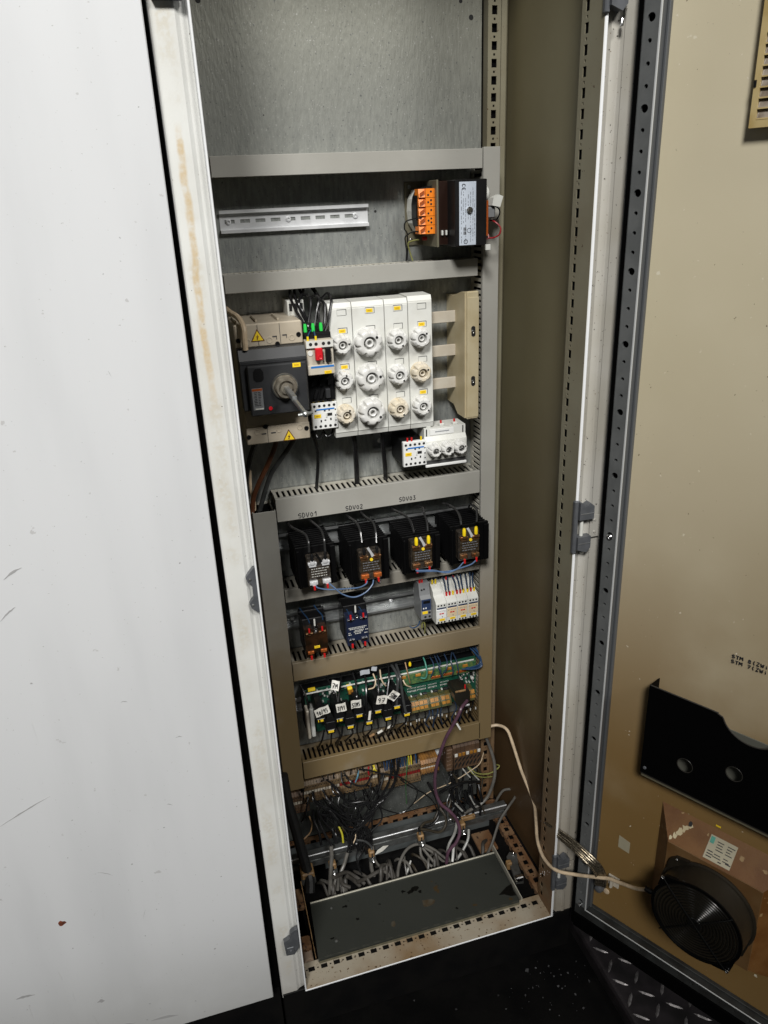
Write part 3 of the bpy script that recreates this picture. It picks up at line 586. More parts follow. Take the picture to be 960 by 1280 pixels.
# ------------------------------------------------------------------ cable ducts
def duct(label, x0, x1, z0, z1, vert=False, yf=275, teeth=True, notes=None):
    t = thing('cable_duct', label, 'cable duct', ((x0+x1)/2, 305, z0), group='grey cable ducts on the mounting plate')
    b = B(); b.box(x0, x1, yf, yf+2, z0, z1, c=.7)
    if vert: b.box(x0, x0+1.6, yf+2, yf+8, z0, z1); b.box(x1-1.6, x1, yf+2, yf+8, z0, z1)
    else: b.box(x0, x1, yf+2, yf+8, z0, z0+1.6); b.box(x0, x1, yf+2, yf+8, z1-1.6, z1)
    cv_ = build('cover', b, 'duct_cover', t)
    b = B(); b.box(x0+2, x1-2, 332, 334.5, z0+1.8, z1-1.8)
    L0, L1 = (z0, z1) if vert else (x0, x1)
    n = int((L1-L0)/10.3)
    for wv in (0, 1):
        w0 = (x0+1.8 if not wv else x1-3.6) if vert else (z0+1.8 if not wv else z1-3.6)
        def bb(l0, l1, y0, y1):
            if vert: b.box(w0, w0+1.8, y0, y1, l0, l1)
            else: b.box(l0, l1, y0, y1, w0, w0+1.8)
        bb(L0, L1, 322, 334)
        for i in range(n): 
            l = L0+1+i*10.3; bb(l, l+5.6, yf+2.2, 322)
    build('slotted_trough', b, 'duct_base', t)
    build('duct_shade', bx(x0+6, x1-6, yf+12, 331, z0+6, z1-6), 'hollow_shade', t)  # near-black filler painting the shade inside the duct
    if notes:
        for txt, x, z, h in notes:
            b = B(); write(b, txt, lambda u, v: (x+u, yf-.25, z+v), h, h*.62, h*.24, .7, wob=.12); build('handwriting', b, 'ink', cv_)
    return t
duct('topmost horizontal grey duct above the empty rail', 24, 465.5, 1411, 1441, notes=None)
duct('horizontal grey duct between the empty rail and the fuse blocks', 24, 458, 1241, 1270)
duct('grey duct with handwritten SDV marks above the heat sink relays', 69, 465, 836, 881, notes=[('SDV01', 108, 839, 8.5), ('SDV02', 197, 840, 8), ('SDV03', 301, 842, 8)])
duct('grey duct half hidden behind the heat sink relays', 69, 466, 669, 696, notes=[('SDV05', 176, 673, 8)])
duct('dusty brownish duct right above the green circuit board', 69, 469, 490, 532)
duct('lowest horizontal brownish duct below the circuit board plugs', 69.5, 470.5, 242, 286)
duct('vertical grey duct along the left post in the lower half', 26, 67.5, 220, 860, True)
duct('tall vertical grey duct along the right edge of the plate', 467.5, 497, 239, 1443, True)
# ------------------------------------------------------------------ mounting rails
def din(label, x0, x1, zc, y0=334.8, h=7.5, slots=True, screws=(), m='zinc'):
    t = thing('mounting_rail', label, 'rail', ((x0+x1)/2, y0-3, zc-17.5), group='metal mounting rails')
    yb, yf = y0, y0-h
    b = B(); perf(b, x0, x1, zc-12, zc+12, lambda l, w, d: (l, yb-1.2+d*.5, w), off=16, hw=2.7, hh=8, small=0)
    for s_ in (-1, 1):
        b.box(x0, x1, yf, yb, zc+s_*12.6-.6, zc+s_*12.6+.6); b.box(x0, x1, yf-1, yf+.2, zc+s_*12.2, zc+s_*17.5, c=.3)
    build('profile', b, m, t)
    for x in screws: b = B(); b.lathe([(4.6, 0), (4.4, -1.5), (2.6, -3.2), (1.8, -3.2), (1.8, -1.8), (0, -1.8)], (x, yb-1.3, zc), 'y', 14); build('screw', b, 'zinc', t)
    return t
din('empty slotted mounting rail with three screws near the top', 33, 281, 1347, screws=(47, 145, 259))
din('mounting rail behind the four heat sink relays', 69, 466, 775, h=15, m='zinc_mid')
din('mounting rail behind the navy relay and the small relays', 69, 466, 600, h=12, screws=(292, 86), m='zinc_mid')
din('short mounting rail left of the three knob fuse base', 270, 345, 948, screws=(284,), m='zinc_mid')
din('mounting rail behind the circuit board', 69, 110, 395)
din('mounting rail behind the right terminal block', 372, 480, 190)
ORD = ['leftmost', 'second from the left', 'third from the left', 'fourth from the left', 'fifth from the left', 'sixth from the left', 'seventh from the left', 'eighth from the left', 'ninth from the left', 'tenth from the left', 'eleventh from the left', 'twelfth from the left', 'thirteenth from the left', 'fourteenth from the left', 'fifteenth from the left', 'sixteenth from the left']
# ------------------------------------------------------------------ devices
def dots(par, pts, y, r, m='hole', name='screw_hole', n=10, d=.35):
    b = B()
    for x, z in pts: b.cyl((x, y, z), 'y', r, -d, n)
    return build(name, b, m, par, kind='stuff' if len(pts) > 1 else None)
def plate(par, name, x0, x1, z0, z1, y, m, t=.5, c=0): return build(name, bx(x0, x1, y-t, y, z0, z1, c=c), m, par)
def ylabel(par, x, z, y, w=10, h=5.5):
    l = plate(par, 'yellow_label', x-w/2, x+w/2, z-h/2, z+h/2, y, 'yellow_label', .6, .2)
    b = B()
    for i in range(4): b.box(x-w*.26+i*w*.14, x-w*.26+i*w*.14+w*.09, y-.75, y-.6, z-h*.16, z+h*.16)
    build('print', b, 'print_orange', l, kind='stuff'); return l
# transformer
t = thing('transformer', 'black control transformer with orange terminals and a silver rating label', 'transformer', (400, 280, 1294))
b = B(); b.box(347, 380, 331, 334.6, 1294, 1396, c=1); build('foot', b, 'olive_steel', t)
b = B(); b.screw((355, 331, 1388), 3.2); build('screw', b, 'zinc_dark', t); b = B(); b.screw((356, 331, 1303), 3.2); build('screw', b, 'steel', t)
b = B(); b.prism([(356, 1318), (350, 1328), (348, 1340), (348, 1360), (350, 1372), (356, 1384), (376, 1388), (376, 1314)], 'y', 276, 299.5); build('winding', b, 'black_plastic', t)
b = B(); b.prism([(358, 1318), (350, 1331), (348, 1350), (350, 1369), (358, 1383), (362, 1383), (362, 1318)], 'y', 300, 326); build('bobbin', b, 'white_plastic', t)
for i in range(5):
    z = 1314+i*14; b = B(); b.prism([(266, z+.3), (266, z+13.6), (272, z+13.9), (290, z+13.9), (290, z)], 'x', 362, 377.3); b.prism([(268, z+.6), (272, z+13.4), (290, z+13.6), (290, z+.3)], 'x', 351, 362)
    o = build('terminal', b, 'orange', t)
    b = B(); b.prism([(353, z+2), (360, z+6), (360, z+11), (353, z+7)], 'y', 266.5, 269.5); build('wire_entry', b, 'orange_dark', o)
    dots(o, [(371, z+4), (371, z+10), (366, z+7)] if i % 2 else [(371, z+9), (366, z+4)], 266, 1.7)
build('side_plate', bx(377.5, 381, 257, 331, 1293, 1396, c=.6), 'olive_steel', t)
build('core', bx(381, 407, 259, 331, 1296, 1394, c=1), 'bakelite', t)
for x in (385, 392): b = B(); b.box(x, x+3, 254, 259.2, 1311, 1319, c=.8); build('solder_tag', b, 'white_plastic', t)
h = build('housing', bx(397, 452, 225, 332, 1293.5, 1394.5, c=1.2), 'core_black', t)
lb = build('rating_label', bx(404, 433, 224.3, 225, 1295.5, 1391, c=.25), 'label_silver', t)
b = B()
for col, (za, zb) in [(407, (1299, 1386)), (410.5, (1330, 1380)), (414.5, (1300, 1372)), (419, (1335, 1376)), (423, (1300, 1380)), (427, (1302, 1388)), (430, (1310, 1370))]:
    z = za
    while z < zb-3:
        ln = random.choice([1.5, 2.5, 4, 6]); b.box(col, col+random.choice([.7, 1.0]), 224, 224.3, z, min(z+ln, zb)); z += ln+random.choice([1.2, 2, 4])
for zz in (1312, 1318): b.box(411, 416, 224, 224.3, zz, zz+5)
build('print', b, 'print_grey', lb, kind='stuff')
b = B(); write(b, 'CE', lambda u, v: (409+v, 224.1, 1388-u), 5, 4.2, 1, .55); b.torus((415, 224.2, 1301), 'y', 3, .6, 20, 5); b.torus((421, 224.2, 1318), 'y', 3.4, .35, 20, 5); build('marks', b, 'ink', lb, kind='stuff')
b = B(); b.lathe([(5, 0), (5, -3), (3, -5), (0, -5)], (421, 224.3, 1349), 'y', 14); build('screw', b, 'steel', t)
b = B(); b.lathe([(11, 0), (11, 8), (7, 11), (0, 11)], (452, 245, 1372), 'x', 16); build('capacitor', b, 'white_plastic', t)
build('side_terminal', bx(452, 456, 228, 262, 1308, 1362), 'orange_dark', t)
build('relay_box', bx(456, 471, 232, 258, 1334, 1352, c=2.5), 'grey_plastic', t)
b = B(); b.prism([(462, 1354), (476, 1351), (481, 1367), (474, 1370), (464, 1366)], 'y', 226, 240); build('plug', b, 'white_plastic', t)
b = B(); b.box(449, 457, 219, 224, 1286, 1295, c=.5); build('end_tag', b, 'white_plastic', t)
b = B(); b.tube([(366, 300, 1306), (374, 298, 1306)], 3, 8); build('earth_sleeve', b, 'red_ferrule', t)
# main breaker
t = thing('circuit_breaker', 'large beige and black main switch with a metal shaft beside the left post', 'circuit breaker', (80, 270, 1000))
b = B(); b.box(29, 133, 232, 333, 1030, 1164, c=1); build('body', b, 'beige', t)
b = B(); b.box(26, 133.5, 221, 333, 1162.5, 1199, c=2)
for x in (30, 62, 97): b.box(x, x+3, 236, 300, 1199, 1203, c=.8)
sh = build('terminal_cover', b, 'beige', t)
b = B()
for x in (62, 97): b.box(x, x+.8, 220.6, 221.2, 1165, 1197)
b.box(85, 92, 220.5, 221, 1176, 1178); b.box(91, 92, 220.5, 221, 1172, 1178); b.box(101, 108, 220.5, 221, 1177, 1179); b.box(107, 108, 220.5, 221, 1173, 1179); build('joint_line', b, 'shadow_line', sh, kind='stuff')
for x, z in ((45, 1172), (80, 1172), (116, 1173)): b = B(); b.lathe([(5.5, 0), (5, -1), (3.5, -1), (3, -.4)], (x, 221.2, z), 'y', 16); build('boss', b, 'beige', sh)
b = B(); b.box(27.5, 133.5, 226, 333, 1002, 1031, c=1.5); sh2 = build('terminal_cover', b, 'beige', t)
b = B()
for x in (62,): b.box(x, x+.8, 225.6, 226.2, 1003, 1030)
b.box(52, 60, 225.5, 226, 1018, 1020); b.box(68, 76, 225.5, 226, 1018, 1020); build('joint_line', b, 'shadow_line', sh2, kind='stuff')
for x in (45, 82, 117): b = B(); b.lathe([(5, 0), (4.6, -1), (3.5, -1), (3, -.4)], (x, 226.2, 1023), 'y', 16); build('boss', b, 'beige', sh2)
b = B(); b.prism([(231, 1066), (202, 1066), (200, 1068), (200, 1146), (206, 1162), (231, 1163)], 'x', 27, 132.5); b.box(27, 132.5, 198.6, 202, 1140, 1145, c=.6); build('front_cover', b, 'anthracite', t)
b = B(); b.box(36, 130, 190, 202, 1059, 1139, c=2); fp = build('front_panel', b, 'anthracite', t)
b = B(); b.prism([(45, 1118), (49, 1114), (57, 1114), (61, 1118), (61, 1130), (57, 1135), (49, 1135), (45, 1130)], 'y', 189.4, 190.2); build('window', b, 'black_plastic', fp)
b = B(); b.box(40, 57, 189.4, 190.2, 1069, 1104, c=.3); pl = build('rating_plate', b, 'grey_plastic', fp)
plate(pl, 'red_band', 40.5, 56.5, 1100, 1103.5, 189.4, 'orange_dark', .3); plate(pl, 'white_band', 43, 56, 1070, 1072, 189.4, 'white_plastic', .3)
b = B()
for i in range(9):
    z = 1097-i*2.6; b.box(42+random.uniform(0, 2), 47+random.uniform(0, 2), 189.1, 189.4, z, z+1); b.box(49.5, 52+random.uniform(0, 3), 189.1, 189.4, z, z+1)
build('print', b, 'hole', pl, kind='stuff')
b = B(); b.lathe([(3.2, 0), (3, -2), (0, -2)], (67, 190, 1070), 'y', 12); build('trip_button', b, 'red_plastic', fp)
ylabel(fp, 114.5, 1136-1, 190, 13, 7)
b = B(); b.lathe([(21, 0), (21, -3), (19.5, -5), (18, -5), (17, -14), (15.5, -16), (12, -16), (12, -11), (9, -11), (9, -18), (0, -18)], (93, 190, 1103), 'y', 30, lob=lambda t_, r: r*(1+(.03*math.cos(6*t_) if 16 < r < 20 else 0))); sk = build('shaft_socket', b, 'socket_metal', t)
b = B(); b.torus((93, 186, 1103), 'y', 20, 1.2, 30, 6); build('ring', b, 'zinc_dark', sk)
b = B(); b.box(89, 97, 100, 178, 1099, 1107, c=1); b.box(90, 96, 22, 100, 1097.5, 1103.5, c=1); sf = build('shaft', b, 'zinc_mid', t)
b = B(); b.tube([(84, 22, 1099), (93, 20, 1100), (104, 24, 1100)], 2.6, 8); b.lathe([(5, 0), (4, -6), (1, -8)], (93, 22, 1100), 'y', 10); build('cross_pin', b, 'zinc_dark', sf)
for (x, z, y) in ((61.5, 1171.5, 220.8), (97.5, 1002.5, 225.8)):
    b = B(); b.prism([(x-11, z), (x+11, z), (x, z+19.5)], 'y', y-.4, y); w_ = build('warning_sign', b, 'warn_border', t)
    b = B(); b.prism([(x-8.6, z+1.4), (x+8.6, z+1.4), (x, z+16.6)], 'y', y-.8, y-.4); build('yellow_field', b, 'warn_yellow', w_)
    b = B(); b.prism([(x+1.6, z+11.5), (x-2.6, z+6.6), (x-.2, z+6.9), (x-1.6, z+4), (x-2.6, z+4.4), (x-.2, z+2.2), (x+.6, z+5), (x-.2, z+4.6), (x+2.2, z+8), (x, z+7.8)], 'y', y-1.1, y-.8); build('bolt_symbol', b, 'warn_border', w_)
for x, z in ((31, 1175), (127, 1177), (92, 1165), (31, 1016), (128, 1020), (60, 1031)): b = B(); b.lathe([(4, 0), (3.6, -1.2), (2, -1.2), (1.8, .5)], (x, 220.8 if z > 1100 else 225.8, z), 'y', 12); build('screw', b, 'black_plastic', t)
# motor starter
t = thing('motor_starter', 'white motor protection switch with a red button, right of the main switch', 'switch', (158, 260, 1108))
b = B(); b.box(136.5, 182, 233, 330, 1108, 1176, c=1.5); b.box(138, 181, 228, 236, 1163, 1174, c=1); build('body', b, 'black_plastic', t)
b = B(); b.box(135.5, 180.5, 214, 233, 1111, 1166.5, c=1.2); b.box(135.5, 180.5, 210, 214, 1154, 1166.5, c=1); b.box(135.5, 180.5, 210, 214, 1111, 1127, c=1); fr = build('front', b, 'beige_light', t)
plate(fr, 'white_band', 136, 180, 1155, 1166, 210, 'white_plastic', .4)
dots(fr, [(143, 1161), (152, 1161), (164, 1161), (173, 1161)], 209.6, 2.8)
b = B(); b.box(149, 161, 203, 214, 1135, 1155, c=1.5); bt = build('red_button', b, 'red_plastic', fr); b = B(); b.lathe([(3.4, 0), (3.2, -1), (2.2, -.4)], (156, 203, 1141), 'y', 14); build('button_ring', b, 'red_plastic', bt)
b = B(); b.box(166, 174.5, 204, 214, 1131, 1154, c=1.2); build('black_rocker', b, 'black_plastic', fr)
b = B(); b.lathe([(4.5, 0), (4, -1.2), (1, -1)], (142.5, 214, 1146), 'y', 16); build('dial', b, 'white_plastic', fr)
plate(fr, 'blue_band', 141, 179, 1122.5, 1125.5, 210, 'blue_print', .4)
ylabel(fr, 168.5, 1114.5, 210, 12, 5)
for x in (141, 154, 167): b = B(); b.lathe([(3, 0), (3, 9), (2.2, 13)], (x, 236, 1177), 'z', 10); build('green_ferrule', b, 'green_ferrule', t)
for x in (140, 153): b = B(); b.lathe([(1.8, 0), (1.8, 7)], (x, 214, 1166), 'z', 9); build('yellow_ferrule', b, 'yellow_ferrule', t)
t2 = thing('terminal_adapter', 'white and blue terminal block behind the motor starter wires', 'terminal block', (140, 300, 1180)); b = B(); b.box(122, 150, 280, 330, 1186, 1223, c=1); build('body', b, 'white_plastic', t2)
for x in (125, 134, 143): build('wire_slot', bx(x, x+5, 279.4, 280.5, 1206, 1218), 'hole', t2)
# connection module between starter and contactor
t = thing('busbar_adapter', 'black connection module between the motor starter and its contactor', 'connector', (163, 270, 1058))
b = B(); b.box(141, 186, 246, 330, 1058, 1107, c=1); build('body', b, 'black_plastic', t)
for x in (145, 159, 173): b = B(); b.prism([(x, 1086), (x+9, 1090), (x+9, 1099), (x, 1095)], 'y', 238, 246.2); build('terminal_tooth', b, 'black_plastic', t)
for x in (147, 157, 167): b = B(); b.prism([(x, 1064), (x+4, 1064), (x+9, 1078), (x+5, 1080)], 'y', 241, 246.2); build('terminal_tooth', b, 'black_plastic', t)
build('block', bx(168, 176, 238, 246.2, 1064, 1080, c=1), 'anthracite', t)
def contactor(x0, z0, label, fer):
    t = thing('contactor', label, 'contactor', (x0+22, 290, z0), group='small white contactors')
    x1, z1 = x0+44.5, z0+47.5
    build('body', bx(x0+1, x1-1, 258, 330, z0+1, z1-1, c=1), 'black_plastic', t)
    f = build('front', bx(x0, x1, 249.5, 258.2, z0, z1, c=1), 'white_clean', t)
    dots(f, [(x0+5+i*8.6, z1-6) for i in range(5)], 249.5, 2.4); dots(f, [(x0+5+i*8.6, z0+5.5) for i in range(5)], 249.5, 2.4, name='lower_screw_hole')
    plate(f, 'blue_band', x0+8, x1-5, z1-13.5, z1-11, 249.5, 'blue_print', .4)
    ylabel(f, x0+9.5, z0+24, 249.5, 12, 6.5)
    b = B()
    for x, z, w_, h_ in ((x0+26, z0+23, 9, 5), (x0+5, z0+32, 3, 3), (x0+21, z0+31.5, 3, 2.5), (x0+29, z0+32, 2.5, 2.5), (x0+14, z0+13, 2.4, 4), (x0+21, z0+15, 3, 2), (x0+31, z0+15, 2.5, 4), (x0+40, z0+13, 2.2, 2.2), (x0+40, z0+22, 2.2, 2.2), (x0+40, z0+32, 2.2, 2.2)): b.box(x, x+w_, 249, 249.6, z, z+h_)
    build('slot', b, 'hole', f, kind='stuff')
    build('slider', bx(x0+24, x0+26.5, 248.4, 249.6, z0+21, z0+28), 'white_plastic', f)
    for x, m_ in fer: b = B(); b.lathe([(1.7, 0), (1.7, 7)], (x0+x, 252, z1), 'z', 9); build('ferrule', b, m_, t)
contactor(143.5, 1007.5, 'white contactor directly below the motor starter', [(4.5, 'yellow_ferrule'), (13.5, 'yellow_ferrule'), (21.5, 'yellow_ferrule'), (38.5, 'yellow_ferrule')])
contactor(304.5, 917.5, 'white contactor left of the three knob fuse base', [(9, 'red_ferrule'), (17, 'red_ferrule'), (35, 'yellow_ferrule')])
# fuse blocks
def knob(par, x, z, R, y, m, turn, lobes=7):
    lob = lambda t_, r: r*(1-(.2*max(0, math.cos(lobes*(t_+turn)))**2.6*min(1, max(0, (r/R-.6)*4)) if r > R*.62 else 0))
    b = B(); b.lathe([(R*1.04, 0), (R*1.04, -3)], (x, y, z), 'y', 40)
    b.lathe([(R, -3), (R, -8), (R*.97, -14), (R*.9, -18), (R*.74, -20.5), (R*.50, -20.5), (R*.46, -20), (R*.43, -9), (R*.31, -7), (R*.29, -16), (R*.24, -17), (R*.17, -16), (R*.15, -6), (0, -6)], (x, y, z), 'y', 64, lob=lob)
    k = build('knob', b, m, par)
    a = turn*1.7-1.2; b = B(); b.lathe([(R*.1, 0), (R*.1, -.8), (0, -.8)], (x+R*.62*math.cos(a), y-20.3, z+R*.62*math.sin(a)), 'y', 10); b2 = build('pointer', b, 'hole', k)
    return k
def fuse_block(x0, x1, label, R, kn, yl, key, zt=1217):
    t = thing('fuse_block', label, 'fuse block', ((x0+x1)/2, 300, 987), group='white fuse blocks on the busbars'); xc = (x0+x1)/2
    b = B(); b.prism([(255, 996), (255, zt-9), (258, zt-1), (300, zt), (330, zt-4), (330, 992), (258, 987)], 'x', x0+.4, x1-.4); b.box(x0+.3, x1-.3, 253.8, 258, 996, zt-11, c=.6); bd = build('body', b, 'white_plastic', t)
    for i, z in enumerate((1203, 1173, 1113, 1055)):
        z -= 2; sx = xc+3
        b = B(); b.box(sx-8, sx+8, 253.2, 254, z-4.8, z+4.8); sl_ = build('label_slot', b, 'shadow_line', bd)
        b = B(); b.box(sx-8, sx+6.9, 252.8, 253.6, z-4.8, z+3.8); build('slot_face', b, 'white_plastic', sl_)
        if i in yl: ylabel(t, sx-1, z-.3, 252.8, 11.5, 6)
    for i, z in enumerate((1149.5, 1089.5, 1030)): knob(t, xc+kn[1][i], z, R, 254, kn[0][i], random.uniform(0, 1.5))
W, Yw = 'knob_white', 'knob_yellow'
fuse_block(184, 224, 'first white fuse block from the left, half behind the contactor', 16.5, ((W, W, Yw), (-2, -2, -2)), (1, 2), 0)
fuse_block(224.5, 280, 'widest fuse block with the three largest white knobs', 24, ((W, W, W), (-4, -3.5, -4)), (0,), 0)
fuse_block(280.5, 321.5, 'third fuse block from the left with a yellowed bottom knob', 17.2, ((W, W, Yw), (-2, -2, -3)), (0,), 0)
fuse_block(322, 365, 'rightmost fuse block with a yellowed middle knob', 17.2, ((W, Yw, W), (-3, -3, -3)), (1, 3), 0, 1219)
for i, z in enumerate((1173.5, 1114, 1055)):
    build('busbar', bx(350, 436, 290, 296, z-10, z+10, c=.8), 'beige_light', label=('top', 'middle', 'lowest')[i]+' pale flat busbar between fuse blocks and busbar support', cat='busbar', group='three busbars')
t = thing('busbar_support', 'tall cream busbar support with two screws near the right duct', 'busbar support', (435, 290, 995))
b = B(); b.box(424, 446, 240, 248, 996, 1220, c=2); b.box(424.5, 445.5, 238.8, 240.5, 1000, 1210, c=.5); build('front_cover', b, 'yellowed', t)
b = B(); b.prism([(245, 998), (245, 1218), (262, 1218), (300, 1208), (333, 1208), (333, 1012), (300, 1012), (280, 998)], 'x', 421.5, 445); build('body', b, 'yellowed', t)
for z in (1153, 1066): b = B(); b.prism([(435+4*math.cos(a), z+(5 if math.sin(a) > 0 else -5)+4*math.sin(a)) for a in [i*math.pi/6 for i in range(12)]], 'y', 238.2, 239); o = build('screw_recess', b, 'hole', t); b = B(); b.screw((434, 238.2, z-1), 3.6, h=1.5); build('screw', b, 'steel', o)
# fuse base with three small knobs
t = thing('fuse_holder', 'white fuse base with three small knobs on the lower right', 'fuse holder', (388, 290, 912))
b = B(); b.prism([(250, 925), (250, 960), (256, 968), (256, 984), (296, 984), (296, 916), (258, 916)], 'x', 347, 427); bd = build('body', b, 'white_plastic', t)
build('lower_rail', bx(347, 427, 249, 254, 911, 916, c=.8), 'white_clean', t); build('lower_gap', bx(348, 426, 251.5, 253, 916.5, 924), 'shadow_line', t)
b = B(); b.box(358, 404, 254.8, 256, 970, 981, c=.3); l = build('label_strip', b, 'white_clean', bd); b = B()
for i in range(13): b.box(368+i*2.1, 369.5+i*2.1, 254.5, 254.9, 975, 977)
build('print', b, 'print_grey', l, kind='stuff')
for x in (350.5, 421): build('end_slot', bx(x, x+2, 255.4, 256.2, 969, 982), 'hole', bd)
for x in (352, 378, 404): b = B(); b.box(x, x+9, 258, 270, 984, 989, c=1); o = build('terminal', b, 'white_plastic', t); b = B(); b.lathe([(1.8, 0), (1.8, 6)], (x+4, 263, 988), 'z', 9); build('ferrule', b, 'red_ferrule', o)
for x in (361, 386, 410.5):
    k = knob(t, x, 946, 12.6, 251, W, random.uniform(0, 1), 7); a = random.uniform(-.3, 1.2); b = B(); b.tube([(x-4*math.cos(a), 230.4, 946-4*math.sin(a)), (x+4*math.cos(a), 230.4, 946+4*math.sin(a))], 1.4, 6, 0, 1); build('slot', b, 'hole', k)
# solid state relays on heat sinks
def ssr(x0, z0, hx0, hx1, hz0, hz1, label, v):
    t = thing('solid_state_relay', label, 'relay', ((hx0+hx1)/2, 280, hz0), group='relays on black heat sinks')
    b = B(); b.box(hx0, hx1, 235, 241, hz0, hz1, c=.8); b.box(hx0+2, hx0+6, 231, 236, hz0, hz1-6, c=.8); b.box(hx1-10, hx1, 231, 236, hz0+2, hz1-4, c=.8); b.box((hx0+hx1)/2-6, (hx0+hx1)/2+6, 241, 322, hz0+4, hz1-3)
    hs_ = build('heat_sink', b, 'heatsink', t)
    fin = None
    for i in range(9):
        y = 247+i*9
        if fin is None: fin = build('fin', bx(hx0+.5, hx1-2, y, y+2.4, hz0+1, hz1-.5, c=.5), 'heatsink', hs_)
        else: f2 = fin.copy(); COL.objects.link(f2); f2.location = (0, i*.009, 0)
    x1, z1 = x0+42, z0+60
    build('relay_body', bx(x0, x1, 217, 235, z0, z1, c=2), 'ssr_dark', t)
    b = B(); b.box(x0+1.5, x1-1.5, 213.5, 217.2, z0+18, z1-17, c=.8); pl_ = build('clear_cover', b, 'clear_cover' if v else 'ssr_dark', t)
    b = B()
    for r in range(4):
        x = x0+6
        while x < x1-8:
            ln = random.uniform(1.5, 5); b.box(x, x+ln, 213.2, 213.5, z0+22+r*5, z0+23.2+r*5); x += ln+1.5
    build('print', b, 'comp_light' if not v else 'print_grey', pl_, kind='stuff')
    top = 'zinc' if v == 0 else 'brass'; bot = ['zinc', 'copper_orange', 'brass', 'brass'][v]
    for cx in (x0+9, x1-9):
        b = B(); b.box(cx-8, cx+8, 212, 218, z1-14, z1-9, c=.8); b.lathe([(4.6, 0), (4.2, -3), (1, -3.6)], (cx, 213, z1-8), 'y', 12); b.box(cx-6.5, cx+6.5, 211.5, 214, z1-17, z1-15); build('upper_clamp', b, top, t)
        b = B(); b.box(cx-7.5, cx+7.5, 212, 218, z0+6, z0+14, c=.8); b.lathe([(4.6, 0), (4.2, -3), (1, -3.6)], (cx, 213, z0+9), 'y', 12); build('lower_clamp', b, bot, t)
        b = B(); b.lathe([(2, 0), (2, 8)], (cx, 209, z0-2), 'z', 9); build('red_ferrule', b, 'red_ferrule', t)
        if v >= 2: b = B(); b.lathe([(3.2, 0), (3.4, 2), (3.4, 12), (2.2, 15)], (cx, 212, z1-6), 'z', 12); build('yellow_ferrule', b, 'yellow_ferrule', t)
        else: b = B(); b.lathe([(2.7, 0), (2.7, 12), (1.9, 14)], (cx, 212, z1-5), 'z', 12); build('black_sleeve', b, 'black_plastic', t)
    b = B(); xc = (x0+x1)/2
    b.prism([(xc-6, z1+6), (xc-2, z1+8), (xc+2, z1), (xc+7, z1-9), (xc+2, z1-12), (xc-1, z1-3)], 'y', 212, 216); build('spring_strip', b, 'steel' if v == 0 else 'zinc', t)
    if v: b = B(); b.lathe([(3.2, 0), (3, -1.2), (0, -1.2)], (xc+1, 212, z1-16), 'y', 12); build('status_lamp', b, 'yellow_label', t)
ssr(107, 724, 90, 163, 716, 798, 'heat sink relay with silver clamps under the first handwritten mark', 0)
ssr(203, 719, 187, 264, 706, 795, 'heat sink relay with orange lower clamps under the second mark', 1)
ssr(303, 723, 291, 366, 708, 786, 'heat sink relay with yellow ferrules under the third mark', 2)
ssr(398, 726, 387, 466, 711, 792, 'rightmost heat sink relay overlapping the right duct', 3)
def ssr2(x0, x1, z0, z1, label, m, navy):
    t = thing('solid_state_relay', label, 'relay', ((x0+x1)/2, 290, z0))
    b = B(); b.box(x0-1, x1+3, 272, 318, z0+2, z1+13, c=1); b.box(x0-3, x1+5, 300, 308, z1+8, z1+16, c=1); build('carrier', b, 'black_plastic', t)
    build('carrier_slot', bx(x0+22, x0+25, 270.5, 272, z1-4, z1+11), 'white_plastic', t)
    b = B(); b.prism([(x0, z0), (x0+14, z0), (x0+16, z0+9), (x1-17, z0+9), (x1-14, z0), (x1, z0), (x1, z1), (x1-16, z1), (x1-18, z1-10), (x0+19, z1-10), (x0+16, z1), (x0, z1)], 'y', 254, 272); bd_ = build('relay_body', b, m, t)
    for cx in (x0+9, x1-9):
        b = B(); b.lathe([(1.9, 0), (1.9, 9)], (cx, 252, z1-6), 'z', 9); build('red_ferrule', b, 'red_ferrule', t)
        b = B(); b.box(cx-7, cx+7, 251, 254.5, z1-10, z1-7, c=.5); b.lathe([(3.6, 0), (3.2, -2)], (cx, 253, z1-9), 'y', 10); build('upper_clamp', b, 'steel' if navy else 'brass', t)
        b = B(); b.box(cx-6, cx+6, 251.5, 254.5, z0+8, z0+14, c=.5); b.lathe([(3.6, 0), (3.2, -2)], (cx, 252.5, z0+11), 'y', 10); build('lower_clamp', b, 'steel' if navy else 'copper_orange', t)
        b = B(); b.lathe([(2.2, 0), (2.2, 8)], (cx, 250, z0-3), 'z', 9); build('red_ferrule', b, 'red_ferrule', t)
    b = B()
    if navy:
        for r, (zz, a0, a1) in enumerate([(z0+38, 4, 40), (z0+35, 6, 36), (z0+31, 16, 34), (z0+28, 14, 32), (z0+24, 16, 30), (z0+27, 3, 8), (z0+23, 3, 9), (z0+30, 37, 43), (z0+23, 35, 41)]):
            x = x0+a0
            while x < x0+a1-1: ln = random.uniform(1.2, 4); b.box(x, min(x+ln, x0+a1), 253.7, 254, zz, zz+1.8); x += ln+.9
        build('print', b, 'comp_light', bd_, kind='stuff')
    else: ylabel(t, x0+22, z0+21, 254, 11, 5.5)
    b = B(); b.screw(((x0+x1)/2, 254, z1-3), 4); build('screw', b, 'steel', t)
ssr2(96, 139.5, 553, 615, 'brown solid state relay with an orange label, lower left', 'ssr_brown', False)
ssr2(178.5, 222, 562, 628, 'navy blue solid state relay with white print', 'ssr_navy', True)
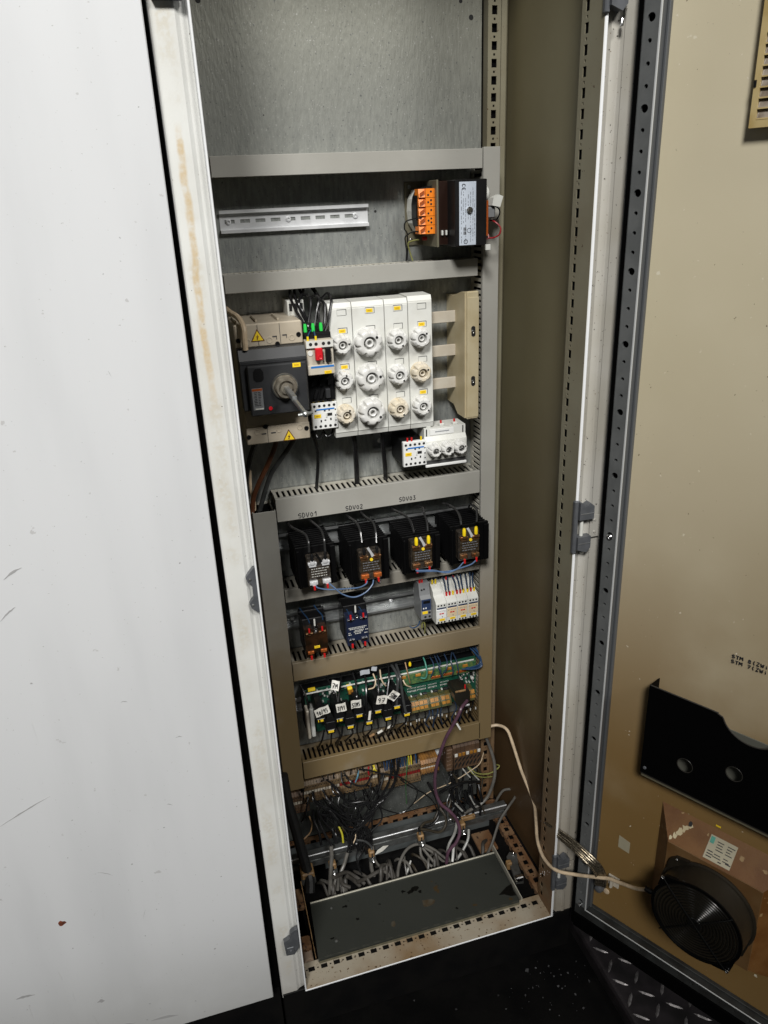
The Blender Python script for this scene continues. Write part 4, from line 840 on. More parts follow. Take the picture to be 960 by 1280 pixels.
# timer and small relays
t = thing('timer_relay', 'slim grey timer relay with a navy panel left of the small relays', 'relay', (343, 290, 589))
b = B(); b.prism([(255, 589), (255, 634), (262, 640), (268, 664), (300, 664), (300, 589)], 'x', 332, 354); build('body', b, 'grey_plastic', t)
build('navy_panel', bx(333.5, 353, 254, 255.4, 609, 634, c=.3), 'navy_plastic', t); build('window', bx(337, 351, 253.6, 254.2, 625, 631), 'black_plastic', t)
b = B(); b.box(336, 338.5, 253.6, 254.2, 613, 616); b.box(341, 343.5, 253.6, 254.2, 613, 616); build('print', b, 'white_clean', t, kind='stuff')
build('yellow_label', bx(335, 346, 254.4, 255.3, 601, 607, c=.2), 'yellow_label', t); dots(t, [(350, 603), (350, 594), (341, 594)], 255, 2.6); dots(t, [(337, 652), (342, 653)], 263.5, 1.6, name='upper_hole', d=1.5)
for x in (336, 341): b = B(); b.lathe([(1.9, 0), (1.9, 8)], (x, 272, 662), 'z', 9); build('red_ferrule', b, 'red_ferrule', t)
for i in range(4):
    x0 = 362+i*22.8; x1 = x0+22.2
    t = thing('coupling_relay', ['small all white relay, leftmost of the row of four', 'ivory fronted small relay, second of the row of four', 'ivory fronted small relay, third of the row of four', 'ivory fronted small relay next to the right duct'][i], 'relay', (x0+11, 290, 574), group='row of four small relays')
    b = B(); b.prism([(250, 576), (250, 620), (252, 624), (266, 632), (268, 640), (284, 650), (302, 650), (302, 574), (252, 574)], 'x', x0, x1); bd = build('body', b, 'white_plastic', t)
    b = B(); b.prism([(249.2, 588), (249.2, 607), (250.2, 608), (250.2, 587)], 'x', x0+1, x1-1); fp = build('front_panel', b, 'white_clean' if i == 0 else 'ivory', t)
    b = B(); b.box(x0+7, x0+11, 248.8, 249.3, 597, 599.5); b.box(x0+12, x0+16, 248.8, 249.3, 597, 599.5); build('red_mark', b, 'red_ferrule', fp, kind='stuff')
    b = B()
    for k in range(6): b.box(x0+3+k*3, x0+4+k*3, 248.8, 249.3, 602+random.uniform(0, 2), 604.5)
    b.box(x0+12, x0+14, 248.8, 249.3, 590, 592); build('print', b, 'print_grey', fp, kind='stuff')
    build('blue_band', bx(x0+2, x1-1, 249.3, 250.2, 608.5, 611.5), 'navy_plastic', t)
    ylabel(t, x0+12.5, 583.5, 250, 12, 5)
    dots(bd, [(x0+5, 578), (x0+11.5, 578), (x0+18, 578)], 250.2, 2); dots(bd, [(x0+5, 616), (x0+11.5, 616), (x0+18, 616)], 250.2, 2, name='upper_hole')
    if i == 0: dots(bd, [(x0+3, 636), (x0+10, 637), (x0+17, 638)], 268.5, 2, name='rear_hole')
    for k, mm in enumerate(('red_ferrule', 'red_ferrule', 'yellow_ferrule') if i in (1, 2) else (('yellow_ferrule', 'yellow_ferrule') if i == 0 else ('yellow_ferrule', 'red_ferrule', 'yellow_ferrule'))):
        b = B(); b.lathe([(2.1, 0), (2.1, 8)], (x0+4+k*7, 262 if i else 282, 630 if i else 651), 'z', 9); build('ferrule', b, mm, t)
    for k in range(2): b = B(); b.lathe([(1.9, 0), (1.9, 7)], (x0+6+k*8, 290, 651), 'z', 9); build('ferrule', b, random.choice(['red_ferrule', 'white_plastic']), t)
# circuit board
t = thing('circuit_board', 'long green circuit board above the lowest horizontal duct', 'circuit board', (280, 305, 338))
bd = build('board', bx(90, 470, 300, 302, 338, 446, c=.2), 'pcb', t)
build('carrier', bx(86, 474, 304, 332, 350, 440), 'black_matte', t)
build('top_strip', bx(87, 460, 288.5, 290.5, 443.5, 446.5, c=.4), 'white_plastic', t)
b = B(); b.box(300, 466, 290, 301, 414, 441, c=1); tt = build('terminal_row', b, 'pcb_tracks', t)
for x, z in ((300, 437), (333, 436), (360, 436), (403, 436), (440, 435)): build('terminal_screw', bx(x-6, x+6, 287.5, 290.2, z-4, z+3, c=1), 'conn_orange', tt)
for x, z in ((373, 421), (401, 422), (431, 422)): build('terminal_bar', bx(x-11, x+11, 288, 290.2, z-3, z+2.5, c=.5), 'copper_orange', tt)
b = B(); b2 = B()
for i in range(150):
    x, z = random.uniform(96, 296), random.uniform(404, 440); w_, h_ = random.uniform(1.2, 5), random.uniform(1.2, 5); q = b if random.random() < .55 else b2; q.box(x, x+w_, 300-random.uniform(1, 6), 300.2, z, z+h_)
for i in range(45):
    x, z = random.uniform(425, 464), random.uniform(378, 412); w_ = random.uniform(1.2, 4); q = b if random.random() < .4 else b2; q.box(x, x+w_, 300-random.uniform(1, 6), 300.2, z, z+w_*random.uniform(.6, 1.6))
for cx in (321, 343, 368, 396):
    for k in range(5): b2.box(cx-8+k*3.6, cx-6.6+k*3.6, 293, 300.2, 359, 366)
    for k in range(7): b2.box(cx-10+k*3, cx-8.6+k*3, 298, 300.2, 388+random.uniform(0, 2), 391); b2.box(cx-10+k*3, cx-9+k*3, 298.6, 300.2, 396, 398)
build('small_component', b, 'comp_dark', bd, kind='stuff'); build('light_component', b2, 'comp_light', bd, kind='stuff')
for cx, cz in ((326, 374), (348, 375), (373, 376), (396, 377)):
    build('chip', bx(cx-4, cx+6, 294, 300.2, cz-5, cz+6, c=.6), 'comp_dark', bd); b = B(); b.lathe([(2, 0), (2, -4), (1, -5)], (cx-7, 300, cz+3), 'y', 10); build('light_capacitor', b, 'comp_light', bd)
for x0_, x1_ in ((309, 326), (328, 352), (353, 377), (378, 402), (437, 455)):
    c_ = thing('terminal_plug', 'green and orange screw plug on the circuit board, '+{309: 'leftmost', 328: 'second from the left', 353: 'third from the left', 378: 'fourth, left of the brown plug', 437: 'right of the brown plug'}[x0_], 'connector', ((x0_+x1_)/2, 280, 354), group='screw plugs on the circuit board')
    b = B(); b.prism([(270, 355), (274, 366), (282, 377), (299.5, 378), (299.5, 352), (276, 352)], 'x', x0_, x1_); build('housing', b, 'conn_green', c_)
    k = x0_+2.5
    while k < x1_-4:
        b = B(); b.prism([(274.6, 369), (279.4, 375.5), (282.5, 374.5), (278, 368)], 'x', k, k+8); build('screw_field', b, 'conn_orange', c_)
        b = B(); b.prism([(270.4, 360.5), (273, 366.2), (276.5, 365.2), (274, 360)], 'x', k, k+8); build('screw_field', b, 'conn_orange', c_); k += 9.5
for i, (x0_, x1_, m_, z_) in enumerate(((87, 93, 'beige_light', 342), (95, 103, 'white_plastic', 345))): build('connector_block', bx(x0_, x1_, 276, 300, z_, z_+70, c=1.5), m_, label=['narrow cream', 'wider white'][i]+' upright connector block at the left end of the circuit board', cat='connector')
b = B(); b.box(97, 112, 289, 296, 449, 454, c=.4); build('yellow_label', b, 'yellow_label', t)
b = B(); b.box(180, 190, 286, 299, 424, 436, c=.8); build('relay_box', b, 'conn_orange', bd); b = B(); b.box(178, 188, 283, 299, 437, 442, c=.8); build('yellow_jumper', b, 'yellow_label', bd)
b = B(); b.lathe([(3.6, 0), (3.6, -7), (2.4, -8)], (459, 300, 398-4), 'y', 12); build('capacitor', b, 'comp_light', bd)
for i, (x, z) in enumerate(((112, 402), (131, 370), (151, 393), (172, 370), (192, 393), (212, 370), (232, 393), (253, 370), (273, 394), (294, 370))):
    row = 'lower' if z == 370 else 'upper'; nth = ('leftmost', 'second', 'third', 'fourth', 'rightmost')[i//2]
    t = thing('cable_plug', 'black plug with yellow label on the board, %s row, %s' % (row, nth if i//2 in (0, 4) else nth+' from left'), 'plug', (x, 275, z-8), group='black plugs on the circuit board')
    b = B(); b.prism([(x-10.5, z+4), (x-8, z-6), (x+8, z-6), (x+10.5, z+4), (x+10.5, z+26), (x+6, z+36), (x-6, z+36), (x-10.5, z+26)], 'y', 251, 298); b.box(x-8.5, x+8.5, 249.8, 251.2, z+4.5, z+24, c=.5); build('hood', b, 'black_plastic', t)
    build('edge_highlight', bx(x-7, x+7, 249.6, 251, z+4.4, z+5.4), 'comp_light', t)  # pale strip paints the highlight on the hood's edge
    if i in (0, 2): build('yellow_label', bx(x-1, x+5, 250.2, 251, z-2.6, z+2.6, c=.2), 'yellow_label', t); build('yellow_chip', bx(x-6, x-4, 250.2, 251, z-2.6, z+2.6, c=.2), 'yellow_label', t)
    else: ylabel(t, x, z, 251, 11.5, 5.2)
def tag(x, z, w_, h_, rot, txt, label, y=243, m='paper', sl=0.):
    c, s_ = math.cos(rot), math.sin(rot)
    def f(u, v, d): return (x+u*c-v*s_, y+d+v*sl, z+u*s_+v*c)
    b = B(); n = 5; pts = []
    cols = [(-w_/2+w_*i/n) for i in range(n+1)]
    for d in (0, .3):
        for u in cols: pts += [f(u, -h_/2, d+1.2*math.sin(u*.3+x)), f(u, h_/2, d+1.2*math.sin(u*.3+x+.4))]
    k = 2*(n+1); fs = []
    for i in range(n): fs += [[2*i, 2*i+1, 2*i+3, 2*i+2], [k+2*i, k+2*i+1, k+2*i+3, k+2*i+2]]
    fs += [[0, 1, k+1, k], [2*n, 2*n+1, k+2*n+1, k+2*n]]; b.add(pts, fs)
    if not txt: return build('paper_tag', b, m, label=label, cat='tag', group='paper tags on the circuit board wires')
    t = thing('paper_tag', label, 'tag', (x, y, z), group='paper tags on the circuit board wires'); build('sheet', b, m, t)
    b = B(); cw = w_*.8/len(txt); write(b, txt, lambda u, v: f(u-w_*.4, v-h_*.27, -1.5), h_*.5, cw*.7, cw*.3, .7, wob=.15); build('handwriting', b, 'ink', t)
tag(115, 430, 30, 19, .22, '10/95', 'white paper tag reading 10/95, leftmost on the board')
tag(154, 429, 20, 20, .1, '7/91', 'white paper tag reading 7/91')
tag(185, 430, 21, 19, -.02, 'STM5', 'white paper tag reading STM5 in the middle')
tag(239, 427, 22, 20, -.2, '97', 'tilted white paper tag with two digits')
tag(264, 431, 20, 21, -.75, 'STM8', 'strongly tilted white paper tag, rightmost on the board')
tag(147, 478, 16, 17, -.35, '7M', 'crumpled white tag hanging from a wire above the board', y=252, sl=.5)
tag(212, 394, 5, 22, -.15, '', 'narrow folded white tag between the black plugs', y=245)
tag(216, 474, 20, 11, .05, '', 'larger grey tag just under the dusty duct', y=282, m='paper_grey')
tag(236, 478, 11, 10, -.2, '', 'smaller grey tag just under the dusty duct', y=282, m='paper_grey')
t = thing('data_plug', 'brown black data plug with the purple cable on the circuit board', 'plug', (416, 275, 362))
b = B(); b.prism([(398, 398), (402, 404), (424, 404), (434, 398), (434, 374), (428, 366), (412, 364), (402, 376)], 'y', 246, 290); build('hood', b, 'dsub_metal', t); build('clip', bx(414, 432, 243, 246, 364, 368, c=.8), 'zinc', t); build('upper_clip', bx(400, 424, 243.5, 247, 403, 407, c=.8), 'tan_clamp', t)
b = B(); b.lathe([(2, 0), (1.6, 9)], (424, 250, 406), 'z', 8); build('red_tip', b, 'red_ferrule', t)
build('wire_marker', bx(336, 345, 286, 292, 482, 487, c=1), 'paper_grey', label='small grey marker on the turquoise wire', cat='marker')
b = B(); b.tube([(391, 214, 349), (398, 212, 334)], 2.2, 6, 0, 1); build('cable_tie', b, 'white_plastic', label='white tie end on the purple cable', cat='cable tie')
# terminal strips low on the plate
def strip(x0, x1, z0, z1, y, m, label, name='terminal_strip', red=None):
    t = thing(name, label, 'terminal strip', ((x0+x1)/2, y+20, z0)); b = B(); n = int((x1-x0)/6.2)
    for i in range(n):
        x = x0+i*6.2; j = random.uniform(-1, 1); b.prism([(y+6, z0), (y, z0+7), (y+j*.3, z0+(z1-z0)*.36), (y+7, z0+(z1-z0)*.40), (y+7, z0+(z1-z0)*.6), (y, z0+(z1-z0)*.64), (y, z1-7), (y+6, z1), (y+38, z1), (y+38, z0)], 'x', x+.3, x+5.9)
    build('terminals', b, m, t, kind='stuff')
    b = B()
    for i in range(n):
        for zz in (z0+(z1-z0)*.2, z0+(z1-z0)*.8): b.cyl((x0+i*6.2+3.1, y-.2, zz), 'y', 1.6, -.3, 8)
    build('screw_holes', b, 'hole', t, kind='stuff')
    b = B(); b2 = B()
    for i in range(n): (b2 if red and red[0] <= i < red[1] else b).box(x0+i*6.2+.6, x0+i*6.2+5.6, y+4.5, y+6.8, z0+(z1-z0)*.44, z0+(z1-z0)*.56)
    if b.v: build('markers', b, 'beige_light', t, kind='stuff')
    if b2.v: build('red_markers', b2, 'marker_red', t, kind='stuff')
    return t
strip(66, 236, 158, 218, 290, 'term_beige', 'long grubby terminal strip under the lowest duct on the left', red=(13, 24))
strip(240, 333, 143, 205, 290, 'term_beige', 'shorter grubby terminal strip with a red marker row in the middle', red=(3, 15))
strip(334, 381, 158, 200, 290, 'term_orange', 'small orange brown terminal strip left of the purple cable')
strip(40, 80, 130, 190, 296, 'term_brown', 'low brown terminal cluster by the thick black cable')
t = thing('terminal_block', 'brown terminal block with orange and white markers at the right post', 'terminal block', (434, 300, 155))
for i in range(7):
    x = 412+i*9.2; b = B(); b.prism([(286, 160), (284, 198), (292, 202), (292, 216), (300, 224), (330, 224), (330, 156)], 'x', x, x+8.6); o = build('terminal', b, 'term_brown', t)
    b = B(); b.box(x+1, x+7.6, 282.8, 285, 202-4, 208-2, c=.4); build('marker', b, ('paper', 'conn_orange', 'conn_orange', 'paper', 'conn_orange', 'conn_orange', 'paper')[i], o)
    b = B(); b.prism([(x+1, 166), (x+7, 176), (x+7, 182), (x+1, 172)], 'y', 283.6, 286); build('wire_slot', b, 'hole', o); b = B(); b.prism([(x+1, 182), (x+7, 190), (x+7, 194), (x+1, 187)], 'y', 283.2, 286); build('wire_slot', b, 'hole', o)
b = B(); b.box(393, 409, 284, 330, 160, 222, c=2)
for k in range(5): b.box(392, 404, 281, 284.5, 166+k*11, 172+k*11, c=.8)
build('end_bracket', b, 'term_brown', t)
b = B()
for i in range(8): b.lathe([(2.4, 0), (1.8, 12)], (414+i*8, 300+random.uniform(-4, 4), 222), 'z', 8)
build('wire_stubs', b, 'dbrown_cable', t, kind='stuff')
# blue wire curtain above the middle strip
for i in range(15):
    x = 250+i*5.6+random.uniform(-1.5, 1.5); b = B(); b.tube([(x+random.uniform(-3, 3), 306, 246), (x, 296, 222), (x+random.uniform(-2, 2), 292, 200)], 1.7, 7, 0, 5)
    build('wire', b, random.choice(['navy_wire', 'blue_wire', 'navy_wire', 'black_cable']) if i not in (10, 11) else 'yellow_wire', label='dark wire of the short curtain above the middle terminal strip' if i not in (10, 11) else 'short yellow wire in the curtain above the middle terminal strip', cat='wire', group='wire curtain above the terminals' if i not in (10, 11) else 'yellow wires in the curtain')
for i in range(9):
    x = 240-i*17+random.uniform(-4, 4); b = B(); b.tube([(x, 292, 212), (x+random.uniform(-6, 6), 286, 222), (x+random.uniform(-8, 8), 300, 244)], 1.6, 7, 0, 5)
    build('wire', b, random.choice(['black_cable', 'black_cable', 'dbrown_cable']), label='short dark wire rising from the left terminal strip into the duct', cat='wire', group='short wires above the left terminals')
for i in range(16):
    x = 300+i*10.4+random.uniform(-2, 2)
    if 395 < x < 412: continue
    b = B(); b.tube([(x, 284, 354), (x+random.uniform(-5, 5), 280, 335), (x+random.uniform(-8, 8), 292, 305), (x+random.uniform(-8, 8), 300, 282)], 1.6, 7, 0, 6)
    build('wire', b, random.choice(['black_cable', 'navy_wire', 'black_cable']), label='dark wire from the screw plugs into the lowest duct, '+ORD[i], cat='wire', group='wires below the screw plugs')
    b = B(); b.lathe([(1.4, 0), (1.4, 5)], (x+random.uniform(-3, 3), 277, 322+random.uniform(-5, 5)), 'z', 8); build('wire_sleeve', b, 'comp_light', label='tiny pale sleeve on a wire below the screw plugs', cat='wire sleeve', group='pale wire sleeves below the screw plugs')
for i in range(13):
    x = 118+i*14.5+random.uniform(-3, 3); b = B(); b.tube([(x, 268, 364), (x+random.uniform(-6, 6), 268, 340), (x+random.uniform(-12, 6), 290, 305), (x+random.uniform(-12, 6), 302, 284)], 2.0, 7, 0, 6)
    build('wire', b, 'black_cable', label='black wire dropping from the black plugs into the duct, '+ORD[i], cat='wire', group='wires below the black plugs')
for i, (x, z, m_) in enumerate(((222, 318, 'tan_wire'), (240, 322, 'paper'), (262, 330, 'paper'))): b = B(); b.tube([(x-5, 276, z-3), (x+5, 274, z+3)], 2.8, 8, 0, 1); build('shield_end', b, m_, label=('tan', 'left white', 'right white')[i]+' cable end lying on the lowest duct slots', cat='cable end')
# clamp rail and cable clamps
t = thing('clamp_rail', 'galvanised clamp rail across the cabinet above the floor opening', 'rail', (275, 255, -8))
b = B(); b.prism([(250, 54), (250, 43), (254, 43), (254, 50), (262, 50), (262, 26), (254, 26), (254, 33), (250, 33), (250, 22), (266, 22), (266, 54)], 'x', 18, 528); build('profile', b, 'zinc_dark', t)
build('lower_flange', bx(95, 490, 262.5, 266, -8, 22), 'galv_dull', t)
b = B(); b.box(18, 528, 249.4, 252, 52.6, 55, c=.4); build('bright_edge', b, 'zinc', t)
build('rear_sheet', bx(24, 484, 268, 330, 2, 6), 'galv_dull', cab)
def clamp(x, y, z, r, label, tw=0.):
    t = thing('cable_clamp', label, 'clamp', (x, y, z-16), group='cable clamps on the rail')
    b = B(); b.box(x-r-1, x+r+1, y-r-3, y+r+1, z-6, z+10, c=2.5); s_ = build('saddle', b, 'tan_clamp', t)
    build('slot', bx(x-1.6, x+1.6, y-r-3.6, y-r-2.6, z-6, z+5), 'hole', s_)
    b = B(); b.prism([(x-r-2, z-5), (x+r+2, z-5), (x+r+3, z-14), (x+r-1, z-22), (x-r+2, z-22), (x-r-2, z-14)], 'y', y-r-4, y+2); st = build('bracket', b, 'zinc_dark', t)
    b = B(); b.lathe([(3.6, 0), (3.6, -5), (2, -7), (0, -7)], (x+1, y-r-4, z-14), 'y', 10); b.box(x-1.3, x+1.3, y-r-5, y-r-3, z-8, z+1); build('screw', b, 'steel', st)
clamp(48, 220, 44, 13, 'widest cable clamp holding the thick black supply cable')
clamp(105, 228, 36, 6.5, 'cable clamp holding the single grey cable, second from left')
clamp(195, 236, 32, 5.5, 'small tan cable clamp beside the white paper scrap')
clamp(309, 232, 47, 6, 'cable clamp in the middle of the rail under the black loop')
clamp(410, 236, 44, 6, 'cable clamp by the purple cable')
b = B(); b.box(412, 446, 240, 248, 47, 58, c=1.5); build('rail_clip', b, 'tan_clamp', label='tan clip lying flat on the clamp rail right end', cat='clip')
b = B(); b.prism([(203, 20), (222, 26), (236, 38), (224, 40), (210, 32)], 'y', 238, 238.6); build('paper_scrap', b, 'paper', label='torn white paper scrap stuck at the clamp rail', cat='paper scrap')

# more of the tangle low in the cabinet
for i in range(24):
    x = random.uniform(80, 230); e = random.choice([(185, 238, 30), (190, 240, 34), (178, 238, 40), (170, 240, 44)]); zs = random.uniform(60, 110)
    b = B(); b.tube([(x, 287, 166+random.uniform(-4, 8)), (x+random.uniform(-8, 14), 274, 145+random.uniform(-10, 6)), ((x+e[0])/2+random.uniform(-25, 25), 256+random.uniform(-5, 5), zs+20), (e[0]+random.uniform(-12, 12), 246+random.uniform(-3, 3), zs-10), (e[0]+random.uniform(-5, 5), e[1], e[2])], random.choice([1.5, 1.9, 2.2]), 7, 0, 8)
    build('wire', b, 'black_cable', label='black glossy wire of the big bundle between the terminals and the floor', cat='wire', group='black wire bundle at the cabinet bottom')
for i in range(26):
    x = random.uniform(80, 470); x2 = x+random.uniform(-45, 45)
    b = B(); b.tube([(x, 182+random.uniform(-6, 8), -34), (x+(x2-x)*.3, 196, -14+random.uniform(-6, 10)), ((x+x2)/2, 212, 2+random.uniform(-8, 10)), (x2, 232, -6+random.uniform(-14, 8)), (x2+random.uniform(-10, 10), 250, -34)], random.choice([2.2, 3, 3.8, 4.4]), 8, 0, 7)
    build('cable', b, random.choice(['dusty_cable', 'dusty_cable', 'lgrey_cable', 'dbrown_cable']), label='dusty cable looping in the dark floor opening behind the cover', cat='cable', group='cables looping in the floor opening')
for i in range(12):
    x = random.uniform(380, 470)
    b = B(); b.tube([(x+random.uniform(-6, 6), 290, 150+random.uniform(-10, 10)), (x+random.uniform(-12, 12), 280, 120+random.uniform(-10, 10)), (x+random.uniform(-20, 12), 268, 92), (x+random.uniform(-25, 10), 256, 66+random.uniform(-6, 6)), (x+random.uniform(-20, 5), 246, 48)], random.choice([1.8, 2.6, 3.2]), 8, 0, 7)
    build('cable', b, random.choice(['black_cable', 'black_cable', 'dgrey_cable', 'dbrown_cable']), label='dark cable falling from the right terminal block behind the clamp rail', cat='cable', group='dark cables below the right terminal block')
